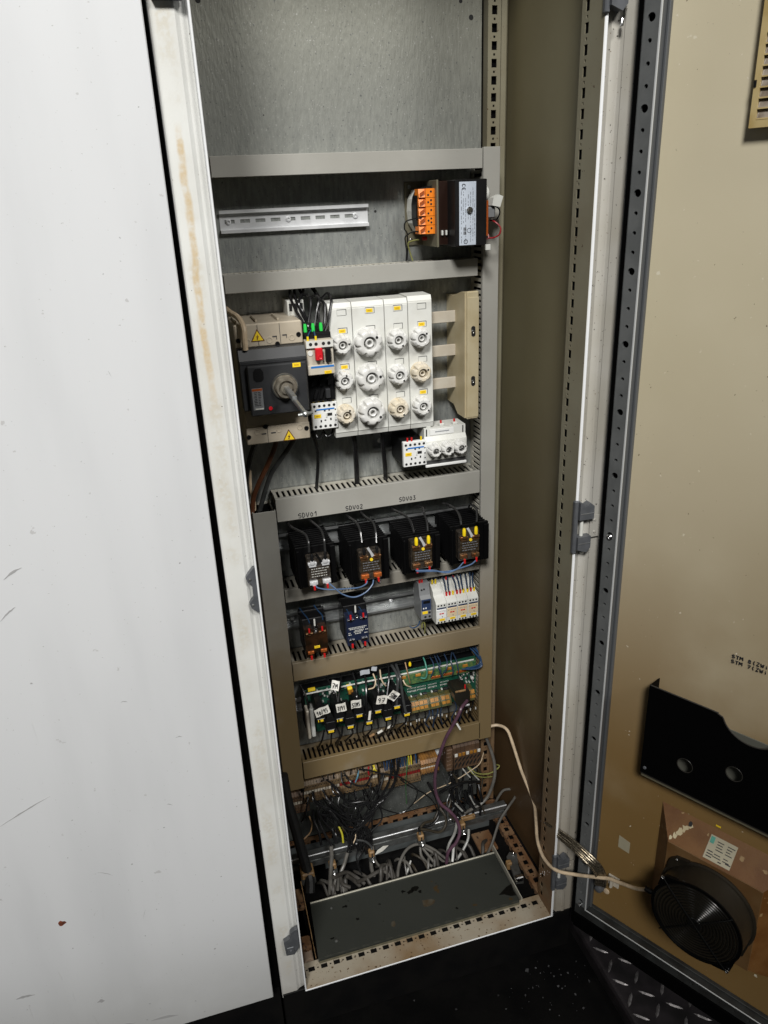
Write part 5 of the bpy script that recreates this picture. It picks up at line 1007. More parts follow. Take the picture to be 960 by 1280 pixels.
CABLES=[
('power_cable', 'thick cream cable entering the main breaker at its top left', None, 'cream_cable', 4.5, [(25, 300, 1215), (27, 262, 1214), (36, 225, 1209), (40, 206, 1195), (39, 203, 1177), (39, 204, 1163)]),
('power_cable', 'brown cable running down from the main breaker', None, 'brown_cable', 4.5, [(83, 265, 1000), (77, 275, 977), (64, 285, 946), (43, 295, 905), (32, 300, 876), (27, 300, 842)]),
('power_cable', 'dark grey cable curving down right of the brown breaker cable', None, 'dgrey_cable', 4.5, [(113, 265, 994), (102, 275, 974), (86, 285, 950), (70, 295, 925), (56, 300, 892), (40, 300, 850)]),
('power_cable', 'black cable hugging the left post below the main breaker', None, 'black_cable', 4.5, [(46, 265, 997), (39, 280, 976), (31, 295, 947), (24, 300, 916), (22, 305, 880)]),
('power_cable', 'thin cream cable behind the brown breaker cable', None, 'cream_cable', 3, [(33, 310, 930), (31, 310, 894), (34, 306, 868), (32, 306, 844)]),
('power_cable', 'black cable dropping from the first fuse block into the duct', None, 'black_cable', 3.2, [(145, 270, 999), (155, 288, 961), (156, 300, 927), (150, 305, 876)]),
('power_cable', 'thickest black cable dropping from the second fuse block into the duct', None, 'black_cable', 5, [(219, 275, 986), (225, 290, 951), (228, 300, 910), (228, 305, 864)]),
('power_cable', 'black cable with a pale tie dropping beside the small rail', None, 'black_cable', 4.2, [(274, 280, 984), (278, 290, 944), (283, 300, 903), (284, 305, 856)]),
('wire', 'thin black wire looping down from the upper contactor', None, 'black_cable', 1.6, [(150, 270, 1003), (152, 262, 991), (158, 262, 989), (166, 270, 1001)]),
('wire', 'thin black wire looping beside the first fuse block bottom', None, 'black_cable', 1.6, [(166, 275, 998), (170, 268, 989), (179, 270, 991), (184, 278, 999)]),
('wire', 'thin black wire falling from the upper contactor into the duct', None, 'black_cable', 2, [(145, 270, 1001), (151, 285, 977), (157, 295, 953)]),
('wire', 'black wire arching from the duct down to the motor starter', 'black wires feeding the motor starter', 'black_cable', 2.4, [(133, 300, 1243), (129, 285, 1229), (133, 262, 1209), (141, 240, 1187), (141, 236, 1180)]),
('wire', 'black wire arching from the duct down to the motor starter', 'black wires feeding the motor starter', 'black_cable', 2.4, [(141, 305, 1242), (137, 285, 1228), (141, 262, 1207), (146, 240, 1189), (147, 236, 1180)]),
('wire', 'black wire arching from the duct down to the motor starter', 'black wires feeding the motor starter', 'black_cable', 2.4, [(147, 305, 1241), (148, 285, 1230), (140, 270, 1220), (145, 262, 1204), (152, 236, 1181)]),
('wire', 'black wire arching from the duct down to the motor starter', 'black wires feeding the motor starter', 'black_cable', 2.4, [(157, 305, 1241), (151, 285, 1231), (157, 265, 1230), (157, 255, 1219), (153, 250, 1203), (149, 245, 1190), (151, 236, 1179)]),
('wire', 'black wire arching from the duct down to the motor starter', 'black wires feeding the motor starter', 'black_cable', 2.4, [(171, 305, 1241), (174, 285, 1231), (172, 258, 1224), (165, 250, 1206), (158, 240, 1186), (154, 236, 1177)]),
('wire', 'black wire arching from the duct down to the motor starter', 'black wires feeding the motor starter', 'black_cable', 2.4, [(163, 290, 1223), (169, 270, 1229), (172, 258, 1221), (168, 252, 1204), (165, 240, 1185), (165, 236, 1176)]),
('wire', 'black wire arching from the duct down to the motor starter', 'black wires feeding the motor starter', 'black_cable', 2.4, [(170, 305, 1238), (175, 290, 1228), (178, 265, 1221), (180, 256, 1212), (175, 245, 1188), (167, 236, 1176)]),
('wire', 'black wire arching from the duct down to the motor starter', 'black wires feeding the motor starter', 'black_cable', 2.4, [(182, 290, 1220), (191, 280, 1230), (193, 262, 1222), (187, 252, 1204), (180, 245, 1185), (173, 240, 1173)]),
('wire', 'thin blue wire on the left terminal of the motor starter', None, 'blue_wire', 1.1, [(151, 236, 1180), (146, 228, 1177), (142, 222, 1172), (140, 214, 1170)]),
('wire', 'thin blue wire on the right terminal of the motor starter', None, 'blue_wire', 1.1, [(154, 236, 1179), (154, 228, 1176), (154, 222, 1171), (153, 214, 1170)]),
('wire', 'blue wire beside the white block behind the motor starter', None, 'blue_wire', 2.4, [(133, 300, 1213), (133, 292, 1206), (134, 285, 1200), (134, 280, 1194)]),
('wire', 'black wire into the lower orange terminal of the transformer', None, 'black_cable', 1.2, [(355, 268, 1340), (344, 280, 1338), (334, 290, 1334), (335, 300, 1323), (341, 305, 1314), (341, 305, 1289), (340, 306, 1272)]),
('wire', 'second black wire bending down left of the orange terminals', None, 'black_cable', 1.2, [(356, 268, 1318), (345, 285, 1318), (335, 295, 1311), (336, 300, 1301), (339, 305, 1285), (338, 306, 1270)]),
('wire', 'green and yellow earth wire at the transformer foot', None, 'yg_wire', 1.2, [(358, 290, 1305), (350, 295, 1304), (341, 300, 1300), (345, 305, 1285), (350, 306, 1271)]),
('wire', 'red wire looping out right of the transformer', None, 'red_wire', 1.2, [(458, 240, 1316), (460, 235, 1306), (457, 235, 1302)]),
('wire', 'red wire loop with a white sleeve right of the transformer', None, 'red_wire', 1.2, [(466, 245, 1332), (472, 235, 1328), (479, 230, 1319), (477, 230, 1309), (469, 235, 1304), (459, 240, 1304)]),
('wire', 'black wire curling under the white plug of the transformer', None, 'black_cable', 1.2, [(461, 240, 1353), (474, 235, 1351), (478, 232, 1344), (476, 236, 1334), (470, 240, 1331)]),
('wire', 'dark grey left wire of the relay under the first handwritten mark', None, 'grey_wire', 2.2, [(88, 285, 829), (92, 262, 829), (102, 245, 827), (111, 230, 824), (113, 217, 813), (112, 213, 797)]),
('wire', 'dark grey right wire of the relay under the first handwritten mark', None, 'grey_wire', 2.2, [(128, 285, 830), (132, 262, 831), (141, 240, 825), (142, 222, 814), (141, 213, 793)]),
('wire', 'dark grey left wire of the relay with the orange lower clamps', None, 'grey_wire', 2.2, [(199, 285, 827), (201, 262, 830), (208, 242, 827), (210, 226, 818), (209, 213, 799)]),
('wire', 'dark grey right wire of the relay with the orange lower clamps', None, 'grey_wire', 2.2, [(226, 285, 830), (230, 262, 828), (239, 240, 823), (239, 225, 811), (236, 213, 794)]),
('wire', 'dark grey left wire of the relay with yellow ferrules under the third mark', None, 'grey_wire', 2.2, [(287, 285, 828), (288, 262, 831), (299, 245, 828), (306, 228, 822), (308, 218, 811), (308, 212, 803)]),
('wire', 'dark grey right wire of the relay with yellow ferrules under the third mark', None, 'grey_wire', 2.2, [(338, 285, 823), (343, 262, 828), (339, 240, 823), (338, 225, 815), (335, 212, 801)]),
('wire', 'dark grey left wire of the rightmost heat sink relay', None, 'grey_wire', 2.2, [(393, 285, 822), (397, 262, 825), (404, 240, 820), (403, 222, 813), (401, 212, 803)]),
('wire', 'dark grey right wire of the rightmost heat sink relay', None, 'grey_wire', 2.2, [(442, 275, 808), (441, 265, 819), (441, 235, 821), (437, 222, 815), (432, 212, 804)]),
('wire', 'upper blue wire sagging between the two left heat sink relays', None, 'bluegrey_wire', 1.3, [(118, 208, 731), (122, 205, 727), (142, 203, 721), (180, 203, 716), (198, 203, 715), (211, 206, 718), (214, 208, 723)]),
('wire', 'lower blue wire sagging deepest between the two left heat sink relays', None, 'bluegrey_wire', 1.3, [(142, 208, 732), (150, 203, 724), (164, 200, 709), (185, 199, 699), (207, 201, 703), (222, 205, 714), (226, 208, 723)]),
('wire', 'short black wire looping under the relay with orange lower clamps', None, 'black_cable', 1.2, [(231, 208, 726), (234, 205, 717), (238, 205, 716), (240, 208, 722)]),
('wire', 'blue wire hanging between the two right heat sink relays', None, 'bluegrey_wire', 1.4, [(308, 208, 727), (321, 205, 726), (343, 203, 723), (368, 202, 714), (392, 203, 718), (417, 205, 721), (429, 208, 726)]),
('wire', 'second blue wire between the two right heat sink relays', None, 'bluegrey_wire', 1.2, [(310, 208, 724), (336, 204, 722), (364, 203, 717), (388, 204, 717), (404, 208, 727)]),
('wire', 'left blue wire of the brown relay', None, 'blue_wire', 1.0, [(97, 300, 640), (101, 285, 636), (106, 268, 633), (107, 252, 631)]),
('wire', 'right blue wire of the brown relay', None, 'blue_wire', 1.0, [(126, 300, 640), (130, 285, 636), (135, 268, 633), (133, 252, 633)]),
('wire', 'left blue wire of the navy relay', None, 'blue_wire', 1.0, [(178, 300, 631), (183, 285, 632), (185, 268, 634), (185, 252, 634)]),
('wire', 'right blue wire of the navy relay', None, 'blue_wire', 1.0, [(207, 300, 629), (207, 285, 632), (210, 268, 635), (210, 252, 636)]),
('wire', 'black wire looping under the navy relay', None, 'black_cable', 1.2, [(194, 250, 562), (199, 247, 557), (207, 247, 556), (211, 250, 558)]),
('wire', 'blue grey wire dropping into the row of small relays', 'wires into the small relays', 'navy_wire', 1.7, [(389, 285, 660), (387, 270, 659), (385, 255, 646)]),
('wire', 'blue grey wire dropping into the row of small relays', 'wires into the small relays', 'navy_wire', 1.7, [(400, 285, 658), (395, 270, 653), (391, 255, 644)]),
('wire', 'blue grey wire dropping into the row of small relays', 'wires into the small relays', 'navy_wire', 1.7, [(410, 285, 658), (410, 270, 652), (407, 255, 644)]),
('wire', 'blue grey wire dropping into the row of small relays', 'wires into the small relays', 'navy_wire', 1.7, [(419, 285, 658), (417, 270, 655), (415, 255, 644)]),
('wire', 'blue grey wire dropping into the row of small relays', 'wires into the small relays', 'navy_wire', 1.7, [(428, 285, 659), (424, 270, 652), (421, 255, 643)]),
('wire', 'blue grey wire dropping into the row of small relays', 'wires into the small relays', 'navy_wire', 1.7, [(439, 285, 657), (435, 270, 651), (431, 255, 643)]),
('wire', 'blue grey wire dropping into the row of small relays', 'wires into the small relays', 'navy_wire', 1.7, [(448, 285, 660), (443, 270, 654), (437, 255, 644)]),
('wire', 'blue grey wire dropping into the row of small relays', 'wires into the small relays', 'navy_wire', 1.7, [(455, 285, 657), (448, 270, 653), (444, 255, 643)]),
('wire', 'blue wire curled in the duct below the grey timer', None, 'blue_wire', 1.4, [(340, 290, 565), (334, 282, 561), (324, 285, 555), (318, 290, 557)]),
('wire', 'green and yellow wire looping down below the grey timer', None, 'yg_wire', 1.4, [(342, 282, 553), (342, 280, 564), (345, 278, 568), (348, 280, 557), (350, 290, 534)]),
('wire', 'black wire hanging in front of the circuit board', 'black wires over the circuit board', 'black_cable', 2.2, [(83, 300, 464), (89, 285, 451), (92, 275, 432), (92, 275, 421)]),
('wire', 'black wire hanging in front of the circuit board', 'black wires over the circuit board', 'black_cable', 2.2, [(138, 300, 468), (145, 280, 458), (150, 270, 447), (150, 255, 434)]),
('wire', 'black wire hanging in front of the circuit board', 'black wires over the circuit board', 'black_cable', 2.2, [(170, 300, 468), (163, 280, 459), (157, 268, 447), (151, 255, 434)]),
('wire', 'black wire hanging in front of the circuit board', 'black wires over the circuit board', 'black_cable', 2.2, [(193, 300, 469), (195, 280, 456), (192, 265, 443), (190, 255, 432), (190, 255, 400)]),
('wire', 'black wire hanging in front of the circuit board', 'black wires over the circuit board', 'black_cable', 2.2, [(216, 300, 468), (216, 280, 457), (212, 262, 440), (208, 252, 416), (207, 250, 380)]),
('wire', 'black wire hanging in front of the circuit board', 'black wires over the circuit board', 'black_cable', 2.2, [(250, 300, 465), (243, 280, 450), (238, 262, 431), (235, 252, 401)]),
('wire', 'black wire hanging in front of the circuit board', 'black wires over the circuit board', 'black_cable', 2.2, [(271, 300, 467), (266, 278, 452), (257, 262, 429), (252, 254, 412), (251, 250, 377)]),
('wire', 'left grey glossy cable falling over the middle of the circuit board', None, 'dgrey_cable', 3, [(278, 300, 467), (282, 278, 459), (281, 265, 449), (275, 255, 425), (272, 250, 402)]),
('wire', 'right grey glossy cable falling over the middle of the circuit board', None, 'dgrey_cable', 3, [(288, 300, 466), (287, 272, 457), (287, 262, 436), (287, 254, 412), (290, 250, 384), (292, 250, 376)]),
('wire', 'cream wire hooking down from the left grey tag', None, 'cream_cable', 1.5, [(234, 285, 464), (235, 272, 455), (230, 268, 443), (219, 272, 438)]),
('wire', 'cream wire bending right below the second grey tag', None, 'cream_cable', 1.5, [(249, 285, 470), (247, 272, 460), (250, 268, 449), (256, 270, 439)]),
('wire', 'brown wire with a yellow cap above the circuit board', None, 'tan_wire', 1.3, [(304, 285, 476), (304, 275, 466), (306, 270, 449), (310, 275, 430)]),
('wire', 'cream wire curling at the board left of the green wire', None, 'cream_cable', 1.5, [(295, 275, 441), (299, 268, 432), (312, 275, 419)]),
('wire', 'turquoise wire arching onto the circuit board', None, 'teal_wire', 1.6, [(346, 295, 476), (346, 280, 471), (346, 272, 461), (347, 272, 446), (344, 275, 434), (336, 280, 433)]),
('wire', 'dark blue wire arching onto the circuit board terminals', 'dark blue wires onto the board', 'navy_wire', 1.4, [(363, 300, 468), (364, 280, 464), (361, 270, 454), (356, 272, 436)]),
('wire', 'dark blue wire arching onto the circuit board terminals', 'dark blue wires onto the board', 'navy_wire', 1.4, [(374, 300, 469), (374, 280, 462), (376, 268, 449), (379, 274, 429)]),
('wire', 'dark blue wire arching onto the circuit board terminals', 'dark blue wires onto the board', 'navy_wire', 1.4, [(380, 300, 468), (380, 278, 462), (373, 270, 456), (382, 275, 428)]),
('wire', 'dark blue wire arching onto the circuit board terminals', 'dark blue wires onto the board', 'navy_wire', 1.4, [(396, 300, 467), (395, 280, 462), (390, 270, 449), (384, 275, 435)]),
('wire', 'dark blue wire arching onto the circuit board terminals', 'dark blue wires onto the board', 'navy_wire', 1.4, [(414, 300, 468), (404, 280, 462), (405, 270, 441), (405, 275, 427)]),
('wire', 'dark blue wire arching onto the circuit board terminals', 'dark blue wires onto the board', 'navy_wire', 1.4, [(416, 300, 466), (415, 278, 461), (416, 268, 442), (418, 275, 424)]),
('wire', 'blue wire of the curled bunch at the board right end', 'blue wire bunch beside the board', 'blue_wire', 1.5, [(453, 300, 472), (464, 280, 461), (464, 262, 455), (455, 265, 443), (433, 278, 434)]),
('wire', 'blue wire of the curled bunch at the board right end', 'blue wire bunch beside the board', 'blue_wire', 1.5, [(460, 300, 470), (468, 280, 463), (466, 262, 452), (456, 262, 442), (442, 278, 431)]),
('wire', 'blue wire of the curled bunch at the board right end', 'blue wire bunch beside the board', 'blue_wire', 1.5, [(456, 300, 469), (465, 278, 457), (466, 258, 450), (453, 260, 442), (428, 278, 435)]),
('wire', 'blue wire of the curled bunch at the board right end', 'blue wire bunch beside the board', 'blue_wire', 1.5, [(467, 300, 469), (470, 278, 459), (461, 262, 451), (447, 268, 442), (438, 278, 436)]),
('data_cable', 'purple cable hanging from the brown plug down to the cabinet floor', None, 'purple_cable', 3.6, [(425, 240, 381), (407, 226, 378), (399, 222, 367), (386, 222, 342), (369, 224, 308), (355, 228, 260), (347, 232, 210), (349, 236, 160), (359, 232, 126), (377, 222, 107), (390, 215, 85), (393, 205, 58), (380, 195, 41), (361, 192, 24), (355, 190, -7)]),
('data_cable', 'light grey cable bowing down beside the right duct end', None, 'lgrey_cable', 3.8, [(496, 300, 219), (505, 290, 185), (507, 275, 158), (501, 262, 131), (485, 255, 94), (465, 252, 76), (439, 250, 68), (414, 245, 67)]),
('data_cable', 'grey shiny cable arching over the right end of the clamp rail', None, 'lgrey_cable', 3, [(449, 185, -12), (465, 190, 14), (494, 215, 47), (521, 225, 74), (547, 245, 79), (551, 265, 79), (532, 275, 75), (520, 280, 52), (515, 285, 31)]),
('wire', 'thin cream wire slanting across the plate near the floor', None, 'cream_cable', 1.2, [(324, 320, 58), (355, 300, 100), (405, 285, 127), (451, 280, 153), (475, 285, 163), (486, 290, 186)]),
('wire', 'green and yellow wire curling right of the last terminals', None, 'yg_wire', 1.6, [(449, 285, 158), (466, 280, 140), (496, 280, 131), (520, 285, 135), (525, 290, 138), (521, 300, 133)]),
('wire', 'grey green wire under the right terminal block', None, 'yg_wire', 1.6, [(444, 285, 161), (457, 278, 141), (481, 280, 124), (508, 290, 110)]),
('wire', 'left white wire under the right terminal block', None, 'white_wire', 1.5, [(432, 285, 160), (440, 280, 147), (448, 278, 135)]),
('wire', 'middle white wire under the right terminal block', None, 'white_wire', 1.5, [(445, 285, 161), (457, 278, 141), (471, 275, 120)]),
('wire', 'black wire under the right terminal block left end', None, 'black_cable', 2, [(410, 285, 160), (401, 275, 158), (407, 268, 136), (399, 262, 118), (401, 258, 99)]),
('cable', 'dark cable in the cluster left of the rear right post foot', 'dark cables by the right post foot', 'black_cable', 3.4, [(393, 265, 126), (397, 255, 103), (408, 248, 84), (416, 240, 71)]),
('cable', 'dark cable in the cluster left of the rear right post foot', 'dark cables by the right post foot', 'black_cable', 3.4, [(408, 265, 126), (408, 256, 103), (416, 248, 86), (423, 244, 74)]),
('cable', 'dark cable in the cluster left of the rear right post foot', 'dark cables by the right post foot', 'black_cable', 3.4, [(431, 268, 112), (433, 258, 89), (442, 250, 76), (448, 246, 69)]),
('cable', 'dark cable in the cluster left of the rear right post foot', 'dark cables by the right post foot', 'black_cable', 3.4, [(447, 270, 119), (446, 260, 97), (450, 252, 85), (461, 250, 74)]),
('cable', 'dark cable in the cluster left of the rear right post foot', 'dark cables by the right post foot', 'black_cable', 3.4, [(466, 272, 115), (466, 262, 102), (467, 256, 89), (467, 252, 80)]),
('cable', 'dark cable in the cluster left of the rear right post foot', 'dark cables by the right post foot', 'black_cable', 3.4, [(370, 270, 120), (392, 262, 137), (429, 262, 140), (468, 268, 125)]),
('wire', 'silver shielded cable end near the right post foot', None, 'silver_wire', 2, [(440, 262, 99), (444, 255, 88), (448, 250, 79)]),
('wire', 'second silver cable end near the right post foot', None, 'silver_wire', 2.2, [(395, 255, 104), (405, 248, 91), (415, 242, 78)]),
('cable', 'black cable looping twice right of the middle clamp', None, 'black_cable', 3, [(352, 300, 130), (366, 280, 94), (362, 255, 74), (340, 240, 64), (310, 235, 70), (305, 225, 68)]),
('cable', 'brown and black cable swinging into the middle clamp', None, 'dbrown_cable', 3, [(366, 260, 86), (374, 245, 71), (370, 235, 55), (353, 228, 49), (329, 228, 62), (308, 228, 73)]),
('cable', 'black cable bunch curving into the middle clamp from above', None, 'dbrown_cable', 3, [(363, 262, 76), (347, 250, 66), (323, 242, 72), (309, 232, 69), (305, 222, 62)]),
('wire', 'loose black wire drooping below the terminal strip', None, 'black_cable', 1.4, [(246, 285, 199), (273, 270, 196), (295, 265, 177), (316, 268, 146), (309, 270, 112), (279, 270, 90), (248, 270, 105), (217, 265, 136)]),
('wire', 'second thin black wire crossing the plate to the right', None, 'black_cable', 1.4, [(283, 285, 171), (306, 280, 147), (334, 280, 122), (356, 282, 91), (365, 270, 68)]),
('wire', 'thin green wire hanging straight down from the terminal strip', None, 'green_wire', 1.2, [(304, 290, 224), (297, 280, 197), (295, 285, 151), (300, 300, 83)]),
('wire', 'black glossy wire of the big bundle between the terminals and the floor', 'black wire bundle at the cabinet bottom', 'black_cable', 2.0, [(83, 285, 194), (91, 270, 177), (115, 258, 164), (145, 250, 134), (171, 247, 121), (201, 252, 125), (236, 260, 149), (266, 270, 181), (280, 285, 224)]),
('wire', 'black glossy wire of the big bundle between the terminals and the floor', 'black wire bundle at the cabinet bottom', 'black_cable', 2.0, [(86, 285, 197), (89, 272, 173), (110, 258, 162), (131, 250, 128), (153, 246, 103), (176, 247, 102), (207, 252, 126), (243, 262, 156), (273, 275, 196), (284, 288, 227)]),
('wire', 'black glossy wire of the big bundle between the terminals and the floor', 'black wire bundle at the cabinet bottom', 'black_cable', 2.0, [(106, 285, 195), (118, 265, 177), (137, 256, 155), (161, 250, 128), (181, 250, 119), (215, 256, 145), (244, 264, 175), (266, 280, 214)]),
('wire', 'black glossy wire of the big bundle between the terminals and the floor', 'black wire bundle at the cabinet bottom', 'black_cable', 2.0, [(108, 285, 195), (113, 268, 183), (129, 258, 166), (151, 250, 135), (165, 247, 109), (189, 250, 113), (218, 258, 146), (252, 268, 190), (264, 285, 225)]),
('wire', 'black glossy wire of the big bundle between the terminals and the floor', 'black wire bundle at the cabinet bottom', 'black_cable', 2.0, [(117, 285, 220), (132, 268, 212), (145, 258, 193), (159, 254, 171), (193, 255, 163), (224, 258, 146), (252, 264, 162), (267, 272, 193), (267, 286, 230)]),
('wire', 'black glossy wire of the big bundle between the terminals and the floor', 'black wire bundle at the cabinet bottom', 'black_cable', 2.0, [(126, 280, 210), (138, 262, 195), (154, 254, 169), (175, 252, 158), (209, 256, 154), (240, 262, 157), (262, 268, 173), (270, 276, 206)]),
('wire', 'black glossy wire of the big bundle between the terminals and the floor', 'black wire bundle at the cabinet bottom', 'black_cable', 2.0, [(152, 290, 225), (150, 275, 211), (164, 268, 199), (171, 280, 207)]),
('wire', 'black glossy wire of the big bundle between the terminals and the floor', 'black wire bundle at the cabinet bottom', 'black_cable', 2.0, [(157, 290, 223), (166, 272, 212), (181, 268, 199), (201, 270, 195), (220, 285, 206)]),
('wire', 'black glossy wire of the big bundle between the terminals and the floor', 'black wire bundle at the cabinet bottom', 'black_cable', 2.0, [(126, 278, 212), (127, 262, 201), (144, 256, 188), (168, 254, 172), (201, 262, 176), (214, 276, 191)]),
('wire', 'black glossy wire of the big bundle between the terminals and the floor', 'black wire bundle at the cabinet bottom', 'black_cable', 2.0, [(207, 285, 178), (214, 270, 175), (206, 262, 164), (183, 256, 141), (166, 250, 109), (151, 243, 78), (142, 238, 49)]),
('wire', 'black glossy wire of the big bundle between the terminals and the floor', 'black wire bundle at the cabinet bottom', 'black_cable', 2.0, [(108, 262, 162), (122, 255, 150), (138, 250, 114), (147, 246, 90), (145, 240, 61), (141, 238, 49)]),
('wire', 'black glossy wire of the big bundle between the terminals and the floor', 'black wire bundle at the cabinet bottom', 'black_cable', 2.0, [(244, 280, 200), (227, 264, 170), (202, 254, 130), (176, 248, 101), (157, 244, 82), (148, 238, 47)]),
('wire', 'black glossy wire of the big bundle between the terminals and the floor', 'black wire bundle at the cabinet bottom', 'black_cable', 2.0, [(242, 280, 207), (222, 266, 173), (194, 256, 130), (171, 250, 107), (155, 246, 88), (156, 240, 64), (154, 238, 52)]),
('wire', 'black glossy wire of the big bundle between the terminals and the floor', 'black wire bundle at the cabinet bottom', 'black_cable', 2.0, [(140, 270, 159), (153, 262, 134), (167, 256, 110), (193, 256, 109)]),
('wire', 'black glossy wire of the big bundle between the terminals and the floor', 'black wire bundle at the cabinet bottom', 'black_cable', 2.0, [(85, 285, 190), (84, 275, 179), (99, 268, 167), (128, 258, 146), (149, 250, 107), (151, 243, 78)]),
('wire', 'black glossy wire of the big bundle between the terminals and the floor', 'black wire bundle at the cabinet bottom', 'black_cable', 2.0, [(191, 288, 224), (214, 280, 221), (240, 275, 208), (274, 275, 192), (288, 280, 173)]),
('wire', 'black glossy wire of the big bundle between the terminals and the floor', 'black wire bundle at the cabinet bottom', 'black_cable', 2.0, [(144, 262, 162), (159, 256, 155), (187, 256, 157), (216, 258, 154)]),
('cable', 'black cable dropping behind the second floor clamp', 'black cables at the second clamp', 'black_cable', 3.0, [(83, 290, 141), (81, 280, 122), (87, 262, 102), (88, 248, 79)]),
('cable', 'black cable dropping behind the second floor clamp', 'black cables at the second clamp', 'black_cable', 3.0, [(95, 290, 137), (92, 280, 119), (98, 262, 98), (111, 244, 72)]),
('cable', 'black cable dropping behind the second floor clamp', 'black cables at the second clamp', 'black_cable', 3.0, [(103, 290, 127), (109, 275, 100), (122, 258, 91), (120, 246, 74)]),
('cable', 'black cable dropping behind the second floor clamp', 'black cables at the second clamp', 'black_cable', 3.0, [(106, 290, 130), (108, 278, 108), (117, 262, 99), (118, 248, 76)]),
('wire', 'green and yellow earth wire at the second clamp', None, 'ygbright_wire', 2.2, [(132, 262, 105), (136, 252, 92), (136, 246, 72)]),
('wire', 'yellow curved wire beside the big black cable', None, 'tan_wire', 1.6, [(73, 290, 126), (77, 285, 108), (70, 278, 92), (55, 272, 84)]),
('wire', 'thin yellow wire beside the bundle foot', None, 'cream_cable', 1.3, [(165, 250, 88), (164, 246, 77), (157, 242, 66)]),
('wire', 'blue wire stub above the left terminals', None, 'ltblue_wire', 1.8, [(190, 290, 219), (186, 282, 212), (180, 282, 197)]),
('wire', 'red wire stub above the left terminals', None, 'red_wire', 1.8, [(214, 292, 221), (211, 285, 215), (212, 285, 205)]),
('wire', 'left yellow wire stub above the left terminals', None, 'yellow_wire', 1.8, [(223, 292, 222), (223, 285, 217), (224, 285, 208)]),
('wire', 'right yellow wire stub above the left terminals', None, 'yellow_wire', 1.8, [(226, 292, 222), (226, 285, 218), (229, 285, 210)]),
('wire', 'black wire falling at the far left terminal', None, 'black_cable', 1.8, [(68, 290, 222), (66, 280, 214), (64, 285, 190)]),
('wire', 'dark wire looping over the lowest left terminals', None, 'black_cable', 2, [(75, 285, 186), (69, 275, 170), (62, 275, 143), (55, 285, 122)]),
('main_cable', 'very thick black supply cable rising along the left post', None, 'matte_black_cable', 11, [(24, 262, 279), (27, 250, 219), (34, 240, 168), (41, 230, 109), (48, 218, 55), (50, 205, 36), (46, 190, 17)]),
('cable', 'grey sheathed cable in the second floor clamp', None, 'lgrey_cable', 4.6, [(108, 242, 75), (105, 230, 55), (98, 215, 30), (92, 205, -2), (88, 200, -17)]),
('cable', 'grey sheathed cable leaving the bundle to the floor', None, 'lgrey_cable', 4, [(142, 236, 51), (130, 226, 29), (116, 214, 13), (108, 204, -14)]),
('cable', 'grey sheathed cable in the third floor clamp', None, 'lgrey_cable', 4.2, [(192, 232, 16), (191, 222, -3), (197, 210, -26), (199, 200, -35)]),
('cable', 'thin grey cable splitting right of the third clamp', None, 'lgrey_cable', 2.6, [(200, 240, 46), (201, 228, 17), (217, 218, -8), (239, 206, -26)]),
('cable', 'grey cable curling from the bundle into the third clamp', None, 'dgrey_cable', 2.4, [(165, 244, 72), (184, 242, 64), (196, 238, 49), (196, 234, 42)]),
('cable', 'dusty grey cable lying in the floor opening behind the grey cover', 'grey cables in the floor opening', 'dusty_cable', 4.2, [(131, 200, 23), (145, 205, 1), (157, 198, -14)]),
('cable', 'dusty grey cable lying in the floor opening behind the grey cover', 'grey cables in the floor opening', 'dusty_cable', 4.2, [(151, 195, 3), (177, 208, -6), (198, 212, -3), (222, 212, 4)]),
('cable', 'dusty grey cable lying in the floor opening behind the grey cover', 'grey cables in the floor opening', 'dusty_cable', 4.2, [(217, 215, 3), (210, 208, -14), (202, 198, -26)]),
('cable', 'dusty grey cable lying in the floor opening behind the grey cover', 'grey cables in the floor opening', 'dusty_cable', 4.2, [(234, 215, 4), (225, 205, -12), (213, 196, -24)]),
('cable', 'dusty grey cable lying in the floor opening behind the grey cover', 'grey cables in the floor opening', 'dusty_cable', 4.2, [(116, 205, 23), (119, 200, 5), (134, 195, -6)]),
('cable', 'dusty grey cable lying in the floor opening behind the grey cover', 'grey cables in the floor opening', 'dusty_cable', 4.2, [(254, 215, 1), (245, 205, -12), (239, 196, -23)]),
('cable', 'dusty grey cable lying in the floor opening behind the grey cover', 'grey cables in the floor opening', 'dusty_cable', 4.2, [(100, 190, 41), (129, 212, 22), (150, 212, 3), (168, 198, -11)]),
('wire', 'thin black wire hanging before the clamp rail', 'thin wires before the clamp rail', 'black_cable', 1.3, [(160, 240, 59), (164, 235, 52), (159, 228, 39), (160, 218, 19)]),
('wire', 'thin black wire hanging before the clamp rail', 'thin wires before the clamp rail', 'black_cable', 1.3, [(172, 240, 55), (172, 235, 42), (161, 228, 31), (162, 214, 8)]),
('wire', 'thin black wire hanging before the clamp rail', 'thin wires before the clamp rail', 'black_cable', 1.3, [(183, 240, 55), (171, 232, 38), (162, 225, 23), (166, 212, 1)]),
('cable', 'grey cable arching highest out of the floor opening', None, 'lgrey_cable', 3.2, [(241, 192, -19), (249, 205, 9), (272, 220, 31), (302, 225, 33), (332, 220, 15), (353, 208, -3), (367, 198, -15)]),
('cable', 'grey cable falling left below the middle clamp', None, 'lgrey_cable', 3.2, [(306, 226, 22), (305, 215, 7), (316, 205, -9), (324, 198, -14)]),
('cable', 'grey cable falling in the middle below the middle clamp', None, 'lgrey_cable', 3.2, [(311, 226, 18), (320, 216, 5), (333, 203, -13), (341, 196, -18)]),
('cable', 'grey cable falling right below the middle clamp', None, 'lgrey_cable', 3.2, [(315, 226, 19), (334, 216, 5), (354, 203, -16), (359, 196, -19)]),
('cable', 'shiny grey cable falling left of the fourth clamp', None, 'silver_wire', 3.2, [(398, 232, 66), (387, 222, 39), (369, 212, 20), (360, 198, 1)]),
